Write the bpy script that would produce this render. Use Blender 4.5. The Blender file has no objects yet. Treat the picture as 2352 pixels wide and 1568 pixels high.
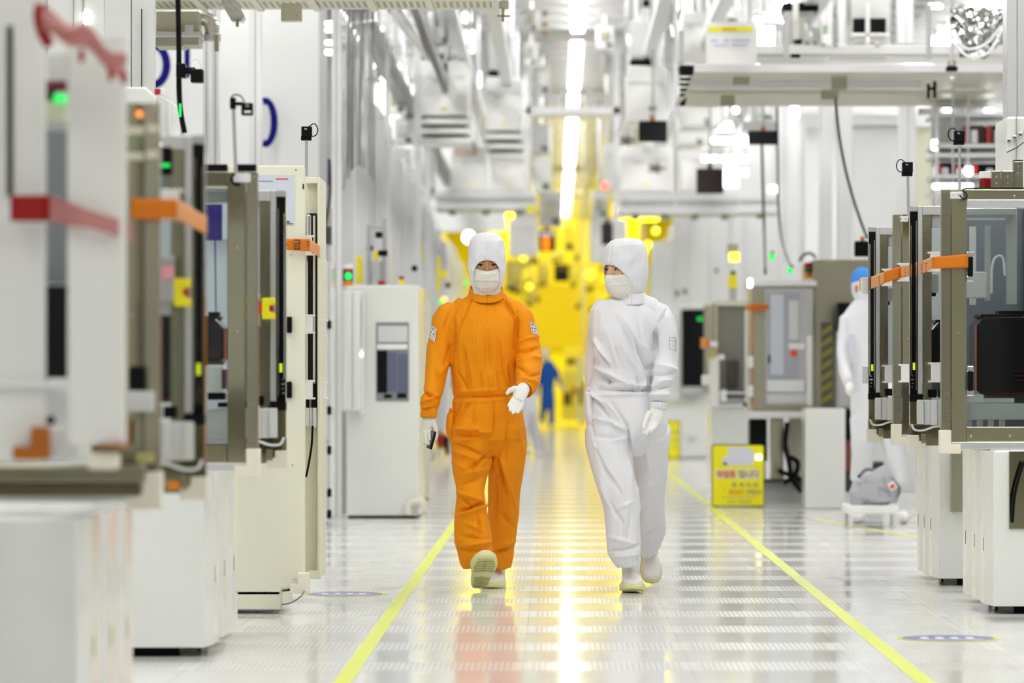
import bpy, bmesh, math, random
from mathutils import Vector, Matrix, noise
random.seed(7)
PI = math.pi
SC = bpy.context.scene
COL = SC.collection
# one image pixel (2352x1568 frame) at distance Y metres is Y/F metres; the vanishing point sits at (VX,VY), the eye at height H
F = 9500.0; H = 1.03; VX = 1277.0; VY = 872.0
def W(px, py, Y): return Vector(((px-VX)*Y/F, Y, H-(py-VY)*Y/F))
def X_(px, Y): return (px-VX)*Y/F
def Z_(py, Y): return H-(py-VY)*Y/F

# ------------------------------------------------------------------ materials
MATS = {}
def M(name, col=(.8,.8,.8), rough=.5, metal=0., emit=None, es=0., spec=.5, coat=0., alpha=None, bump=None, var=None, trans=0., aniso=False):
    if name in MATS: return MATS[name]
    m = bpy.data.materials.new(name); m.use_nodes = True
    nt = m.node_tree; b = nt.nodes['Principled BSDF']
    b.inputs['Base Color'].default_value = (*col, 1); b.inputs['Roughness'].default_value = rough
    b.inputs['Metallic'].default_value = metal; b.inputs['Specular IOR Level'].default_value = spec
    b.inputs['Coat Weight'].default_value = coat; b.inputs['Coat Roughness'].default_value = .05
    if emit: b.inputs['Emission Color'].default_value = (*emit, 1); b.inputs['Emission Strength'].default_value = es
    if trans: b.inputs['Transmission Weight'].default_value = trans
    tc = nt.nodes.new('ShaderNodeTexCoord')
    if bump:
        n = nt.nodes.new('ShaderNodeTexNoise'); n.inputs['Scale'].default_value = bump[0]; n.inputs['Detail'].default_value = 3
        mp = nt.nodes.new('ShaderNodeMapping'); mp.inputs['Scale'].default_value = bump[2] if len(bump) > 2 else (1,1,1)
        bp = nt.nodes.new('ShaderNodeBump'); bp.inputs['Strength'].default_value = bump[1]; bp.inputs['Distance'].default_value = .01
        nt.links.new(tc.outputs['Object'], mp.inputs[0]); nt.links.new(mp.outputs[0], n.inputs['Vector'])
        nt.links.new(n.outputs['Fac'], bp.inputs['Height']); nt.links.new(bp.outputs[0], b.inputs['Normal'])
    if var:   # soft tonal variation: wear, smudges, brushed lots
        n = nt.nodes.new('ShaderNodeTexNoise'); n.inputs['Scale'].default_value = var[0]
        mp = nt.nodes.new('ShaderNodeMapping'); mp.inputs['Scale'].default_value = var[2] if len(var) > 2 else (1,1,1)
        r = nt.nodes.new('ShaderNodeMix'); r.data_type = 'RGBA'
        r.inputs['A'].default_value = (*[c*(1-var[1]) for c in col], 1); r.inputs['B'].default_value = (*[min(1,c*(1+var[1])) for c in col], 1)
        nt.links.new(tc.outputs['Object'], mp.inputs[0]); nt.links.new(mp.outputs[0], n.inputs['Vector'])
        nt.links.new(n.outputs['Fac'], r.inputs['Factor']); nt.links.new(r.outputs['Result'], b.inputs['Base Color'])
    MATS[name] = m
    return m
def glassm(name, tint=(.9,.95,.95), refl=.12):
    if name in MATS: return MATS[name]
    m = bpy.data.materials.new(name); m.use_nodes = True; nt = m.node_tree
    nt.nodes.remove(nt.nodes['Principled BSDF'])
    t = nt.nodes.new('ShaderNodeBsdfTransparent'); t.inputs[0].default_value = (*tint, 1)
    g = nt.nodes.new('ShaderNodeBsdfGlossy'); g.inputs['Roughness'].default_value = .04
    mx = nt.nodes.new('ShaderNodeMixShader'); fr = nt.nodes.new('ShaderNodeFresnel'); fr.inputs[0].default_value = 1.45
    ad = nt.nodes.new('ShaderNodeMath'); ad.operation = 'ADD'; ad.inputs[1].default_value = refl
    nt.links.new(fr.outputs[0], ad.inputs[0]); nt.links.new(ad.outputs[0], mx.inputs[0])
    nt.links.new(t.outputs[0], mx.inputs[1]); nt.links.new(g.outputs[0], mx.inputs[2])
    nt.links.new(mx.outputs[0], nt.nodes['Material Output'].inputs[0])
    MATS[name] = m; return m
def translum(name, col, tcol, w=.5, rough=.4, alpha=0.):
    m = bpy.data.materials.new(name); m.use_nodes = True; nt = m.node_tree; b = nt.nodes['Principled BSDF']
    b.inputs['Base Color'].default_value = (*col, 1); b.inputs['Roughness'].default_value = rough
    t = nt.nodes.new('ShaderNodeBsdfTranslucent'); t.inputs[0].default_value = (*tcol, 1)
    mx = nt.nodes.new('ShaderNodeMixShader'); mx.inputs[0].default_value = w
    nt.links.new(b.outputs[0], mx.inputs[1]); nt.links.new(t.outputs[0], mx.inputs[2]); out = mx.outputs[0]
    if alpha:
        tr = nt.nodes.new('ShaderNodeBsdfTransparent'); m2 = nt.nodes.new('ShaderNodeMixShader'); m2.inputs[0].default_value = alpha
        nt.links.new(out, m2.inputs[1]); nt.links.new(tr.outputs[0], m2.inputs[2]); out = m2.outputs[0]
    nt.links.new(out, nt.nodes['Material Output'].inputs[0]); MATS[name] = m; return m

WH  = M('white_enamel', (.84,.85,.82), .22, coat=.4, var=(1.5,.03))
WHM = M('white_matte', (.86,.87,.86), .5, var=(2,.03))
WHP = M('white_plastic', (.88,.88,.86), .35)
CRM = M('cream_enamel', (.80,.79,.64), .33, var=(1.2,.03))
CRP = M('cream_plastic', (.85,.80,.68), .45)
GRY = M('grey_enamel', (.56,.57,.56), .35, var=(2,.05))
LGR = M('light_grey_enamel', (.68,.69,.68), .35, var=(2,.05))
DGR = M('dark_grey_plastic', (.05,.05,.045), .4)
BLK = M('black_plastic', (.004,.004,.005), .4, spec=.12)
BLG = M('black_gloss', (.004,.004,.006), .1, spec=.25)
POD = M('dark_smoked_polycarbonate', (.008,.006,.008), .08, spec=.3)
PODR = M('dark_red_polycarbonate', (.06,.005,.006), .12)
STL = M('brushed_stainless', (.40,.38,.28), .22, 1., bump=(6,.06,(1,1,14)), var=(3,.10,(1,1,.25)))
STM = M('mirror_stainless', (.36,.335,.225), .10, 1., bump=(2.2,.05), var=(2,.12))
ALU = M('satin_aluminium', (.78,.78,.80), .32, .85, var=(4,.05,(1,1,.1)))
ALW = M('anodised_white_aluminium', (.80,.80,.82), .35, .25)
ALG = M('anodised_grey_aluminium', (.50,.50,.50), .35, .5)
CHR = M('chrome', (.85,.85,.85), .06, 1.)
OLV = M('olive_grey_enamel', (.40,.39,.29), .45)
BEI = M('beige_enamel', (.66,.64,.50), .45)
YEL = M('yellow_plastic', (.93,.82,.01), .4)
YELS = M('yellow_sign_board', (.95,.86,.0), .35)
RED = M('red_plastic', (.45,.01,.01), .35)
REDL = M('red_print', (.75,.05,.03), .5)
ORG = M('orange_plastic', (.85,.26,.01), .4)
ORD = M('burnt_orange_plastic', (.42,.12,.0), .45)
BLU = M('blue_paint', (.001,.001,.17), .6, spec=.2)
NVY = M('navy_panel', (.03,.02,.20), .3)
PALB = M('pale_blue_print', (.62,.66,.75), .5)
PINK = M('pink_label', (.85,.35,.42), .6)
WPAP = M('white_paper', (.85,.85,.86), .6)
INK = M('black_ink', (.012,.012,.012), .6)
VIO = M('violet_tint_print', (.42,.38,.66), .6)
GLED = M('green_led', (.01,.4,.05), .4, emit=(.0,.8,.12), es=.9)
RLED = M('red_led', (.6,.02,.02), .4, emit=(1,.1,.08), es=2.5)
YLED = M('yellow_green_led', (.5,.6,.02), .4, emit=(.6,.8,.02), es=.8)
OLED = M('orange_screen', (.7,.1,.0), .4, emit=(1,.16,.0), es=1.6)
LAMP = M('white_lamp_diffuser', (.9,.9,.9), .5, emit=(1,.99,.97), es=12.)
LAMPF = M('white_lamp_diffuser_far', (.9,.9,.9), .5, emit=(1,.99,.95), es=6.)
LAMPS = M('small_white_glow', (.9,.9,.9), .5, emit=(1,1,.98), es=4.)
LAMPY = M('yellow_lamp_diffuser', (.9,.8,.1), .5, emit=(1,.82,.0), es=5.0)
YGL = M('yellow_glow_lamp', (.9,.8,.1), .5, emit=(1,.86,.03), es=1.8)
GLS = glassm('clear_pane', (.90,.93,.93), -.02)
GLD = glassm('smoked_pane', (.45,.45,.45), .10)
FILM = glassm('clear_film', (.88,.88,.88), .25)
HOSE = M('white_hose', (.75,.76,.80), .3)
YPAL = M('yellow_lit_wall', (.95,.86,.10), .55)  # part of the yellow lamp light is put into this wall colour
YMAC = M('yellow_lit_enamel', (.85,.78,.25), .35)  # white machines under yellow lamps; part of that light is in the colour
LINE = M('yellow_floor_tape', (.78,.86,.06), .3)

def perf_mat(name, base, dark, px, py, fx, fy, metal=.3):
    """sheet with rows of long slots: px,py pitch in X and Y, fx,fy slot share"""
    m = M(name, base, .4, metal); nt = m.node_tree; b = nt.nodes['Principled BSDF']
    tc = nt.nodes.new('ShaderNodeTexCoord'); sp = nt.nodes.new('ShaderNodeSeparateXYZ'); nt.links.new(tc.outputs['Object'], sp.inputs[0])
    def fr(o, pitch, share):
        a = nt.nodes.new('ShaderNodeMath'); a.operation = 'DIVIDE'; a.inputs[1].default_value = pitch
        f = nt.nodes.new('ShaderNodeMath'); f.operation = 'FRACT'; l = nt.nodes.new('ShaderNodeMath'); l.operation = 'LESS_THAN'; l.inputs[1].default_value = share
        nt.links.new(o, a.inputs[0]); nt.links.new(a.outputs[0], f.inputs[0]); nt.links.new(f.outputs[0], l.inputs[0]); return l.outputs[0]
    mu = nt.nodes.new('ShaderNodeMath'); mu.operation = 'MULTIPLY'
    nt.links.new(fr(sp.outputs[0], px, fx), mu.inputs[0]); nt.links.new(fr(sp.outputs[1], py, fy), mu.inputs[1])
    r = nt.nodes.new('ShaderNodeMix'); r.data_type = 'RGBA'; r.inputs['A'].default_value = (*base, 1); r.inputs['B'].default_value = (*dark, 1)
    nt.links.new(mu.outputs[0], r.inputs['Factor']); nt.links.new(r.outputs['Result'], b.inputs['Base Color'])
    return m
PERF = perf_mat('perforated_walkway_sheet', (.60,.58,.46), (.25,.24,.17), .038, .5, .5, .75)
PERR = perf_mat('perforated_deck_sheet', (.62,.61,.50), (.42,.40,.31), .028, .12, .5, .6)

# ------------------------------------------------------------------ mesh building
class MB:
    def __init__(s): s.bm = bmesh.new()
    def box(s, x0, y0, z0, x1, y1, z1):
        x0, x1 = min(x0,x1), max(x0,x1); y0, y1 = min(y0,y1), max(y0,y1); z0, z1 = min(z0,z1), max(z0,z1)
        v = [s.bm.verts.new(p) for p in ((x0,y0,z0),(x1,y0,z0),(x1,y1,z0),(x0,y1,z0),(x0,y0,z1),(x1,y0,z1),(x1,y1,z1),(x0,y1,z1))]
        for f in ((0,3,2,1),(4,5,6,7),(0,1,5,4),(1,2,6,5),(2,3,7,6),(3,0,4,7)): s.bm.faces.new([v[i] for i in f])
        return s
    def pb(s, a, b, c, d, Y, dep=.05):      # image rectangle (a,b)-(c,d) of the front face standing at distance Y
        return s.box(X_(a,Y), Y, Z_(d,Y), X_(c,Y), Y+dep, Z_(b,Y))
    def poly(s, pts, Y0, Y1):               # prism: xz outline extruded in depth
        n = len(pts)
        a = [s.bm.verts.new((p[0], Y0, p[1])) for p in pts]; b = [s.bm.verts.new((p[0], Y1, p[1])) for p in pts]
        s.bm.faces.new(a); s.bm.faces.new(b[::-1])
        for i in range(n): s.bm.faces.new((a[i], b[i], b[(i+1)%n], a[(i+1)%n]))
        return s
    def pp(s, pts, Y, dep=.02): return s.poly([(X_(x,Y), Z_(y,Y)) for x, y in pts], Y, Y+dep)
    def plan(s, pts, z0, z1):               # prism: xy outline extruded in height
        n = len(pts); a = [s.bm.verts.new((p[0], p[1], z0)) for p in pts]; b = [s.bm.verts.new((p[0], p[1], z1)) for p in pts]
        s.bm.faces.new(a[::-1]); s.bm.faces.new(b)
        for i in range(n): s.bm.faces.new((a[i], a[(i+1)%n], b[(i+1)%n], b[i]))
        return s
    def tube(s, pts, r, n=10, cap=True):
        pts = [Vector(p) for p in pts]; rs = r if isinstance(r, (list,tuple)) else [r]*len(pts); rings = []
        up = None
        for i, p in enumerate(pts):
            t = (pts[min(i+1,len(pts)-1)]-pts[max(i-1,0)]).normalized()
            if up is None:
                up = Vector((0,0,1)) if abs(t.z) < .9 else Vector((1,0,0))
            u = t.cross(up)
            if u.length < 1e-4: u = t.cross(Vector((0,1,0)))
            u.normalize(); v = u.cross(t).normalized(); up = v
            rings.append([s.bm.verts.new(p+(u*math.cos(2*PI*k/n)+v*math.sin(2*PI*k/n))*rs[i]) for k in range(n)])
        for a, b in zip(rings, rings[1:]):
            for k in range(n): s.bm.faces.new((a[k], a[(k+1)%n], b[(k+1)%n], b[k]))
        if cap: s.bm.faces.new(rings[0][::-1]); s.bm.faces.new(rings[-1])
        return s
    def cyl(s, p0, p1, r, n=16): return s.tube([p0, p1], r, n)
    def ell(s, c, r, nu=20, nv=12):
        m = Matrix.Translation(Vector(c)) @ Matrix.Diagonal((r[0], r[1], r[2], 1))
        bmesh.ops.create_uvsphere(s.bm, u_segments=nu, v_segments=nv, radius=1, matrix=m); return s
    def ring(s, c, ro, ri, Y0, Y1, n=40, a0=0, a1=2*PI):   # flat elliptical ring in the xz plane
        o = []; k = n if abs(a1-a0-2*PI) < 1e-6 else n+1
        for i in range(k):
            a = a0+(a1-a0)*i/n; ca, sa = math.cos(a), math.sin(a)
            o.append([s.bm.verts.new((c[0]+rr[0]*ca, y, c[1]+rr[1]*sa)) for rr, y in ((ro,Y0),(ri,Y0),(ri,Y1),(ro,Y1))])
        for i in range(n):
            p, q = o[i], o[(i+1)%k]
            for j in range(4): s.bm.faces.new((p[j], p[(j+1)%4], q[(j+1)%4], q[j]))
        return s
    def loft(s, secs, n=28, cap=True):
        """secs: (centre, half_u, half_v); u follows X as far as the path allows"""
        rings = []
        for i, (c, hu, hv) in enumerate(secs):
            a = secs[max(i-1,0)][0]; b = secs[min(i+1,len(secs)-1)][0]; t = (b-a).normalized()
            u = Vector((1,0,0)); u = u-t*u.dot(t)
            if u.length < .25: u = Vector((0,0,1)); u = u-t*u.dot(t)
            u.normalize(); v = t.cross(u)
            rings.append([s.bm.verts.new(c+u*hu*math.cos(2*PI*k/n)+v*hv*math.sin(2*PI*k/n)) for k in range(n)])
        for a, b in zip(rings, rings[1:]):
            for k in range(n): s.bm.faces.new((a[k], a[(k+1)%n], b[(k+1)%n], b[k]))
        if cap:
            for rg, q in ((rings[0], 0), (rings[-1], -1)):
                c = s.bm.verts.new(secs[q][0])
                for k in range(n):
                    f = (rg[(k+1)%n], rg[k], c) if q == 0 else (rg[k], rg[(k+1)%n], c)
                    s.bm.faces.new(f)
        return s
    def grid(s, fn, nu, nv):                # surface from fn(u,v)->point, u,v in 0..1
        g = [[s.bm.verts.new(fn(i/nu, j/nv)) for j in range(nv+1)] for i in range(nu+1)]
        for i in range(nu):
            for j in range(nv): s.bm.faces.new((g[i][j], g[i+1][j], g[i+1][j+1], g[i][j+1]))
        return s
    def build(s, name, mat, parent=None, bev=.003, smooth=False, seg=2, solid=0):
        bmesh.ops.recalc_face_normals(s.bm, faces=s.bm.faces)
        off = ROOT.get(parent.name, Vector()) if parent else Vector()
        if parent is None: off = Vector()
        if off.length: bmesh.ops.translate(s.bm, verts=s.bm.verts, vec=-off)
        me = bpy.data.meshes.new(name); s.bm.to_mesh(me); s.bm.free()
        for mm in (mat if isinstance(mat, (list,tuple)) else [mat]): me.materials.append(mm)
        o = bpy.data.objects.new(name, me); COL.objects.link(o)
        if parent: o.parent = parent; ROOT[o.name] = off
        if smooth: me.shade_smooth()
        if solid:
            md = o.modifiers.new('solid', 'SOLIDIFY'); md.thickness = solid; md.offset = 0
        if bev and not smooth:
            md = o.modifiers.new('bevel', 'BEVEL'); md.width = bev; md.segments = seg; md.limit_method = 'ANGLE'; md.angle_limit = math.radians(50)
            md.harden_normals = False
        return o
ROOT = {}
def tag(o, label, cat, group=None, kind=None):
    o['label'] = label; o['category'] = cat
    if group: o['group'] = group
    if kind: o['kind'] = kind
    return o
def hang(o, x, y, z, r=.008):
    if z < CZ-.2: MB().cyl((x,y,z-.01), (x,y,CZ-.1), r, 6).build('hanger_rod', ALU, o, 0)
def struct(o, kind='structure'): o['kind'] = kind; return o
def thing(name, label, cat, loc, group=None):
    o = bpy.data.objects.new(name, None); COL.objects.link(o); o.location = loc; o.empty_display_size = .1
    ROOT[o.name] = Vector(loc); return tag(o, label, cat, group)
def G(name, label, cat, Y, parts, group=None, bev=.003):
    """thing from parts (name, material, x0,y0,x1,y1 in the image at distance Y+dy, depth, dy)"""
    xs = [p[2] for p in parts]+[p[4] for p in parts]; zs = [p[5] for p in parts]
    if len(parts) == 1:
        p = parts[0]; o = MB().pb(*p[2:6], Y+(p[7] if len(p) > 7 else 0), p[6] if len(p) > 6 else .05).build(name, p[1], None, bev)
        # put the origin at the base
        base = Vector((X_((min(xs)+max(xs))/2, Y), Y, Z_(max(zs), Y))); o.data.transform(Matrix.Translation(-base)); o.location = base; ROOT[o.name] = base
        return tag(o, label, cat, group)
    r = thing(name, label, cat, (X_((min(xs)+max(xs))/2, Y), Y, Z_(max(zs), Y)), group)
    for p in parts:
        dep = p[6] if len(p) > 6 else .05; dy = p[7] if len(p) > 7 else 0
        MB().pb(*p[2:6], Y+dy, dep).build(p[0], p[1], r, bev)
    return r
def single(mb, name, mat, label, cat, base, group=None, **k):
    o = mb.build(name, mat, None, **k); b = Vector(base); o.data.transform(Matrix.Translation(-b)); o.location = b; ROOT[o.name] = b
    return tag(o, label, cat, group)
def smooth_pts(pts, n=8):
    """Catmull-Rom through points"""
    P = [Vector(p) for p in pts]; P = [P[0]*2-P[1]]+P+[P[-1]*2-P[-2]]; out = []
    for i in range(1, len(P)-2):
        for k in range(n):
            t = k/n; a, b, c, d = P[i-1:i+3]
            out.append(.5*((2*b)+(c-a)*t+(2*a-5*b+4*c-d)*t*t+(3*b-a-3*c+d)*t**3))
    out.append(P[-2]); return out
def cable(name, label, pts, r, mat, group=None, parent=None, cat='cable'):
    m = MB().tube(smooth_pts([W(*p) for p in pts]), r, 8)
    if parent: return m.build(name, mat, parent, smooth=True)
    o = m.build(name, mat, None, smooth=True); return tag(o, label, cat, group)
def text_mesh(txt, mat, x0, z_base, y, height, width=None, parent=None, name='lettering', align='LEFT', flip=False, ext=.0006, bold=0.):
    cu = bpy.data.curves.new('t', 'FONT'); cu.body = txt; cu.size = 1; cu.extrude = ext; cu.offset = bold
    ob = bpy.data.objects.new('t', cu); COL.objects.link(ob); bpy.context.view_layer.update()
    me = bpy.data.meshes.new_from_object(ob.evaluated_get(bpy.context.evaluated_depsgraph_get()))
    bpy.data.objects.remove(ob); bpy.data.curves.remove(cu)
    if not me.vertices: return None
    xs = [v.co.x for v in me.vertices]; ys = [v.co.y for v in me.vertices]
    w0, h0 = max(xs)-min(xs), max(ys)-min(ys); sy = height/h0; sx = (width/w0) if width else sy
    off = ROOT.get(parent.name, Vector()) if parent else Vector()
    for v in me.vertices:
        v.co = Vector((x0+(v.co.x-min(xs))*sx, y+v.co.z*1.0, z_base+(v.co.y-min(ys))*sy))-off
    me.materials.clear(); me.materials.append(mat); o = bpy.data.objects.new(name, me); COL.objects.link(o)
    if parent: o.parent = parent; ROOT[o.name] = off
    return o

# ------------------------------------------------------------------ camera, world, film
cd = bpy.data.cameras.new('camera'); cam = bpy.data.objects.new('camera', cd); COL.objects.link(cam)
cam.location = (0,0,H); cam.rotation_euler = (PI/2,0,0); cd.sensor_width = 36; cd.lens = F/2352*36
cd.shift_x = -(VX-1176)/2352; cd.shift_y = (VY-784)/2352; cd.clip_end = 500
cd.dof.use_dof = True; cd.dof.focus_distance = 20.0; cd.dof.aperture_fstop = 2.9
SC.camera = cam
SC.view_settings.view_transform = 'Standard'; SC.view_settings.look = 'None'; SC.view_settings.gamma = 1; SC.view_settings.exposure = 0.36
w = bpy.data.worlds.new('world'); SC.world = w; w.use_nodes = True
w.node_tree.nodes['Background'].inputs[0].default_value = (.93,.96,1,1); w.node_tree.nodes['Background'].inputs[1].default_value = .75
# ================================================================== the hall
CZ = 5.6
fm = bpy.data.materials.new('raised_floor_panels'); fm.use_nodes = True; nt = fm.node_tree; b = nt.nodes['Principled BSDF']
N = nt.nodes; L = nt.links
def mth(op, a, bb=None, c=None):
    n = N.new('ShaderNodeMath'); n.operation = op
    for i, q in enumerate((a, bb, c)):
        if q is None: continue
        if isinstance(q, (int,float)): n.inputs[i].default_value = q
        else: L.new(q, n.inputs[i])
    return n.outputs[0]
tc = N.new('ShaderNodeTexCoord'); sp = N.new('ShaderNodeSeparateXYZ'); L.new(tc.outputs['Object'], sp.inputs[0])
fx, fy = sp.outputs[0], sp.outputs[1]
PIT = 1.106
py_ = mth('FRACT', mth('DIVIDE', mth('ADD', fy, 1.106*40-17.98), PIT))
strip = mth('LESS_THAN', py_, .40)
sx = mth('FRACT', mth('DIVIDE', fx, .021)); slot = mth('LESS_THAN', sx, .42)
# a blank margin between the slotted fields of neighbouring panels
pxm = mth('FRACT', mth('DIVIDE', mth('ADD', fx, 60.12), .6)); inx = mth('MULTIPLY', mth('GREATER_THAN', pxm, .05), mth('LESS_THAN', pxm, .95))
slots = mth('MULTIPLY', mth('MULTIPLY', strip, slot), inx)
seamy = mth('LESS_THAN', mth('FRACT', mth('DIVIDE', mth('ADD', fy, 100.05), .553)), .008)
seamx = mth('LESS_THAN', pxm, .006)
seam = mth('MAXIMUM', seamy, seamx)
nz = N.new('ShaderNodeTexNoise'); nz.inputs['Scale'].default_value = 1.2; L.new(tc.outputs['Object'], nz.inputs['Vector'])
cr = N.new('ShaderNodeMix'); cr.data_type = 'RGBA'; cr.inputs['A'].default_value = (.76,.765,.755,1); cr.inputs['B'].default_value = (.84,.845,.83,1); L.new(nz.outputs['Fac'], cr.inputs['Factor'])
c2 = N.new('ShaderNodeMix'); c2.data_type = 'RGBA'; c2.inputs['B'].default_value = (.60,.595,.57,1); L.new(cr.outputs['Result'], c2.inputs['A']); L.new(slots, c2.inputs['Factor'])
c3 = N.new('ShaderNodeMix'); c3.data_type = 'RGBA'; c3.inputs['B'].default_value = (.58,.58,.56,1); L.new(c2.outputs['Result'], c3.inputs['A']); L.new(seam, c3.inputs['Factor'])
L.new(c3.outputs['Result'], b.inputs['Base Color'])
n2 = N.new('ShaderNodeTexNoise'); n2.inputs['Scale'].default_value = 1.0; mp = N.new('ShaderNodeMapping'); mp.inputs['Scale'].default_value = (1.2,5,1)
L.new(tc.outputs['Object'], mp.inputs[0]); L.new(mp.outputs[0], n2.inputs['Vector'])
bp = N.new('ShaderNodeBump'); bp.inputs['Strength'].default_value = .05; bp.inputs['Distance'].default_value = .01; L.new(n2.outputs['Fac'], bp.inputs['Height']); L.new(bp.outputs[0], b.inputs['Normal'])
L.new(mth('ADD', mth('MULTIPLY', strip, .10), .085), b.inputs['Roughness'])
b.inputs['IOR'].default_value = 1.33; b.inputs['Specular IOR Level'].default_value = .31
m = MB(); m.box(-7,-8,-.1,7,118,0); struct(m.build('floor', fm, None, 0))
# ceiling: panels between a grid of runners
CEIL = M('ceiling_panels', (.44,.43,.35), .5)
m = MB(); m.box(-7,-8,CZ,7,118,CZ+.1); ce = struct(m.build('ceiling', CEIL, None, 0))
m = MB()
for i in range(0, 96): m.box(-6.9, 2+i*1.2, CZ-.11, 6.9, 2.35+i*1.2, CZ)
for x in (-5.4,-4.2,-3,-1.8,-.6,.9,2.1,3.3,4.5,5.7): m.box(x-.04, -7, CZ-.12, x+.04, 117, CZ)
m.build('ceiling_runners', ALW, ce, 0)
m = MB(); m.box(-7.1,-8,0,-7,118,CZ); struct(m.build('wall_left', M('grey_side_wall', (.34,.34,.33), .5), None, 0))
m = MB(); m.box(7,-8,0,7.1,118,CZ); struct(m.build('wall_right', M('grey_side_wall', (.34,.34,.33), .5), None, 0))
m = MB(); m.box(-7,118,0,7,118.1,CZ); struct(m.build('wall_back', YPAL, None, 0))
# yellow lamp glow painted on ceiling panels over the last bays
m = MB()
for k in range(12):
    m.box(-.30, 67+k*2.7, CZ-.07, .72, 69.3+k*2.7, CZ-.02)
struct(m.build('trim_1', M('painted_yellow_glow', (.85,.72,.06), .5), None, 0))
# wall behind the camera and the partitions beside the far bay
m = MB(); m.box(-7,-8.1,0,7,-8,CZ); wf = struct(m.build('wall_front', M('dim_back_wall', (.27,.26,.21), .5), None, 0))
m = MB()
for x in (-5.6,-3.9,-2.7,-1.2,.4,1.1,2.6,4.4,5.9): m.box(x, -7.98, 0, x+(.5 if int(x*3)%2 else .22), -7.9, 4.6)
m.build('reflection_bars', WHM, wf, 0)  # unseen pale bars, added to give the steel something to reflect
m = MB()
for x in (-4.9,-2.1,-.5,1.7,3.5): m.box(x, -7.99, .9, x+.6, -7.93, 2.5)
m.build('reflection_dark_panels', BLG, wf, 0)  # unseen dark panels, added to vary what the steel mirrors
m = MB(); m.box(2.5,59.4,0,7,59.5,CZ); m.box(1.25,59.4,3.55,2.5,59.5,CZ); struct(m.build('wall_partition', WHM, None, 0))
m = MB(); m.box(-7,62,0,-2.6,62.1,CZ); m.box(-2.6,62,3.25,-.75,62.1,CZ); struct(m.build('wall_partition', WHM, None, 0))
# floor lane lines
for nm, xx, lb in (('floor_line', -.727, 'yellow tape line on the floor left of the orange suited person'), ('floor_line', 1.256, 'yellow tape line on the floor passing in front of the yellow sign')):
    m = MB()
    if xx > 0: m.plan([(xx-.03,8),(xx+.03,8),(xx+.03,88),(xx-.03,88)], 0.0005, .0022)
    else: m.plan([(xx-.03,8),(xx+.03,8),(xx+.03,88),(xx-.03,88)], .0005, .0022)
    tag(m.build(nm, LINE, None, 0), lb, 'floor marking')
m = MB(); m.plan([(2.42,26.4),(2.47,26.4),(1.93,30.6),(1.88,30.6)], .0005, .002); tag(m.build('floor_line', LINE, None, 0), 'short faint yellow tape line on the floor beside the grey bag', 'floor marking')
# blue oval stickers on the floor
for (px, py, lb) in ((792, 1364, 'blue round floor sticker beside the cream cabinet'), (2178, 1466, 'blue round floor sticker in front of the nearest right cabinet')):
    Y = 9785/(py-VY); x = X_(px, Y); r = thing('floor_sticker', lb, 'sticker', (x, Y, 0))
    def disc(rad, z0, z1, n=48): return MB().plan([(x+rad*math.cos(2*PI*k/n), Y+rad*math.sin(2*PI*k/n)) for k in range(n)], z0, z1)
    disc(.205*Y/20 if px < 1000 else .205, .0004, .0016).build('rim', LINE, r, 0); disc(.185, .0017, .0024).build('disc', M('sticker_blue', (.20,.20,.50), .4), r, 0)
    m = MB()
    for k in range(4): m.box(x-.11+.06*k, Y-.05, .0025, x-.08+.06*k, Y+.05, .003)
    m.box(x-.13, Y-.10, .0025, x+.13, Y-.08, .003); m.build('pictogram', WPAP, r, 0)

# ceiling lamps: a central run of long fixtures and side runs
def lamp(x, y0, y1, mat, label, z=CZ-.16, w=.13, group='tube lamps under the ceiling'):
    r = thing('ceiling_lamp', label, 'lamp', (x, (y0+y1)/2, z), group)
    MB().box(x-w/2-.02, y0-.03, z+.05, x+w/2+.02, y1+.03, z+.16).build('housing', WHM, r, 0)
    MB().box(x-w/2, y0, z, x+w/2, y1, z+.05).build('diffuser', mat, r, 0)
cl = [(y, y+8.1) for y in (4.9,14.9,24.9,34.9,44.4)]+[(54.5,63.0),(64.6,69.3),(70.6,86.0),(88.6,94.5),(96.2,99.5),(101.2,106),(107.5,112)]
names = {5:'long white ceiling lamp just above the gantry beam in the centre aisle', 6:'short white ceiling lamp meeting the gantry beam', 7:'longest white ceiling lamp below the gantry beam, against yellow ceiling',
         8:'small far white ceiling lamp, topmost of the far four', 9:'small far white ceiling lamp, second of the far four', 10:'small far white ceiling lamp, third of the far four', 11:'farthest white ceiling lamp, lowest above the yellow bay', 4:'white ceiling lamp cut by the top edge of the photo'}
for i, (a, c) in enumerate(cl):
    lamp(.275+ (.03 if i > 4 else 0)*0, a, c, LAMPF if 4 < i < 12 else LAMP, names.get(i, 'long white tube lamp under the centre of the ceiling'), w=.17 if i > 6 else .15, group='white tube lamps along the centre aisle')
for x in (-4.8,-2.4,2.7,5.1):
    for k in range(-1 if abs(x) < 3 else 1, 9):  # unseen inner lamps nearest the camera are added to brighten the near panels
        y = 2+k*9.2; lamp(x, y, y+6.6, LAMP, 'white tube lamp in a side run under the ceiling', w=.3, group='white tube lamps of the side runs')
for x in (-3.6,-1.7,2.25,3.9):
    for k in range(5):
        y = 91+k*5.0; lamp(x, y, y+3.6, LAMPY, 'yellow filtered tube lamp over the far yellow bay', w=1.1, group='yellow lamps of the far bay')
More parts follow.
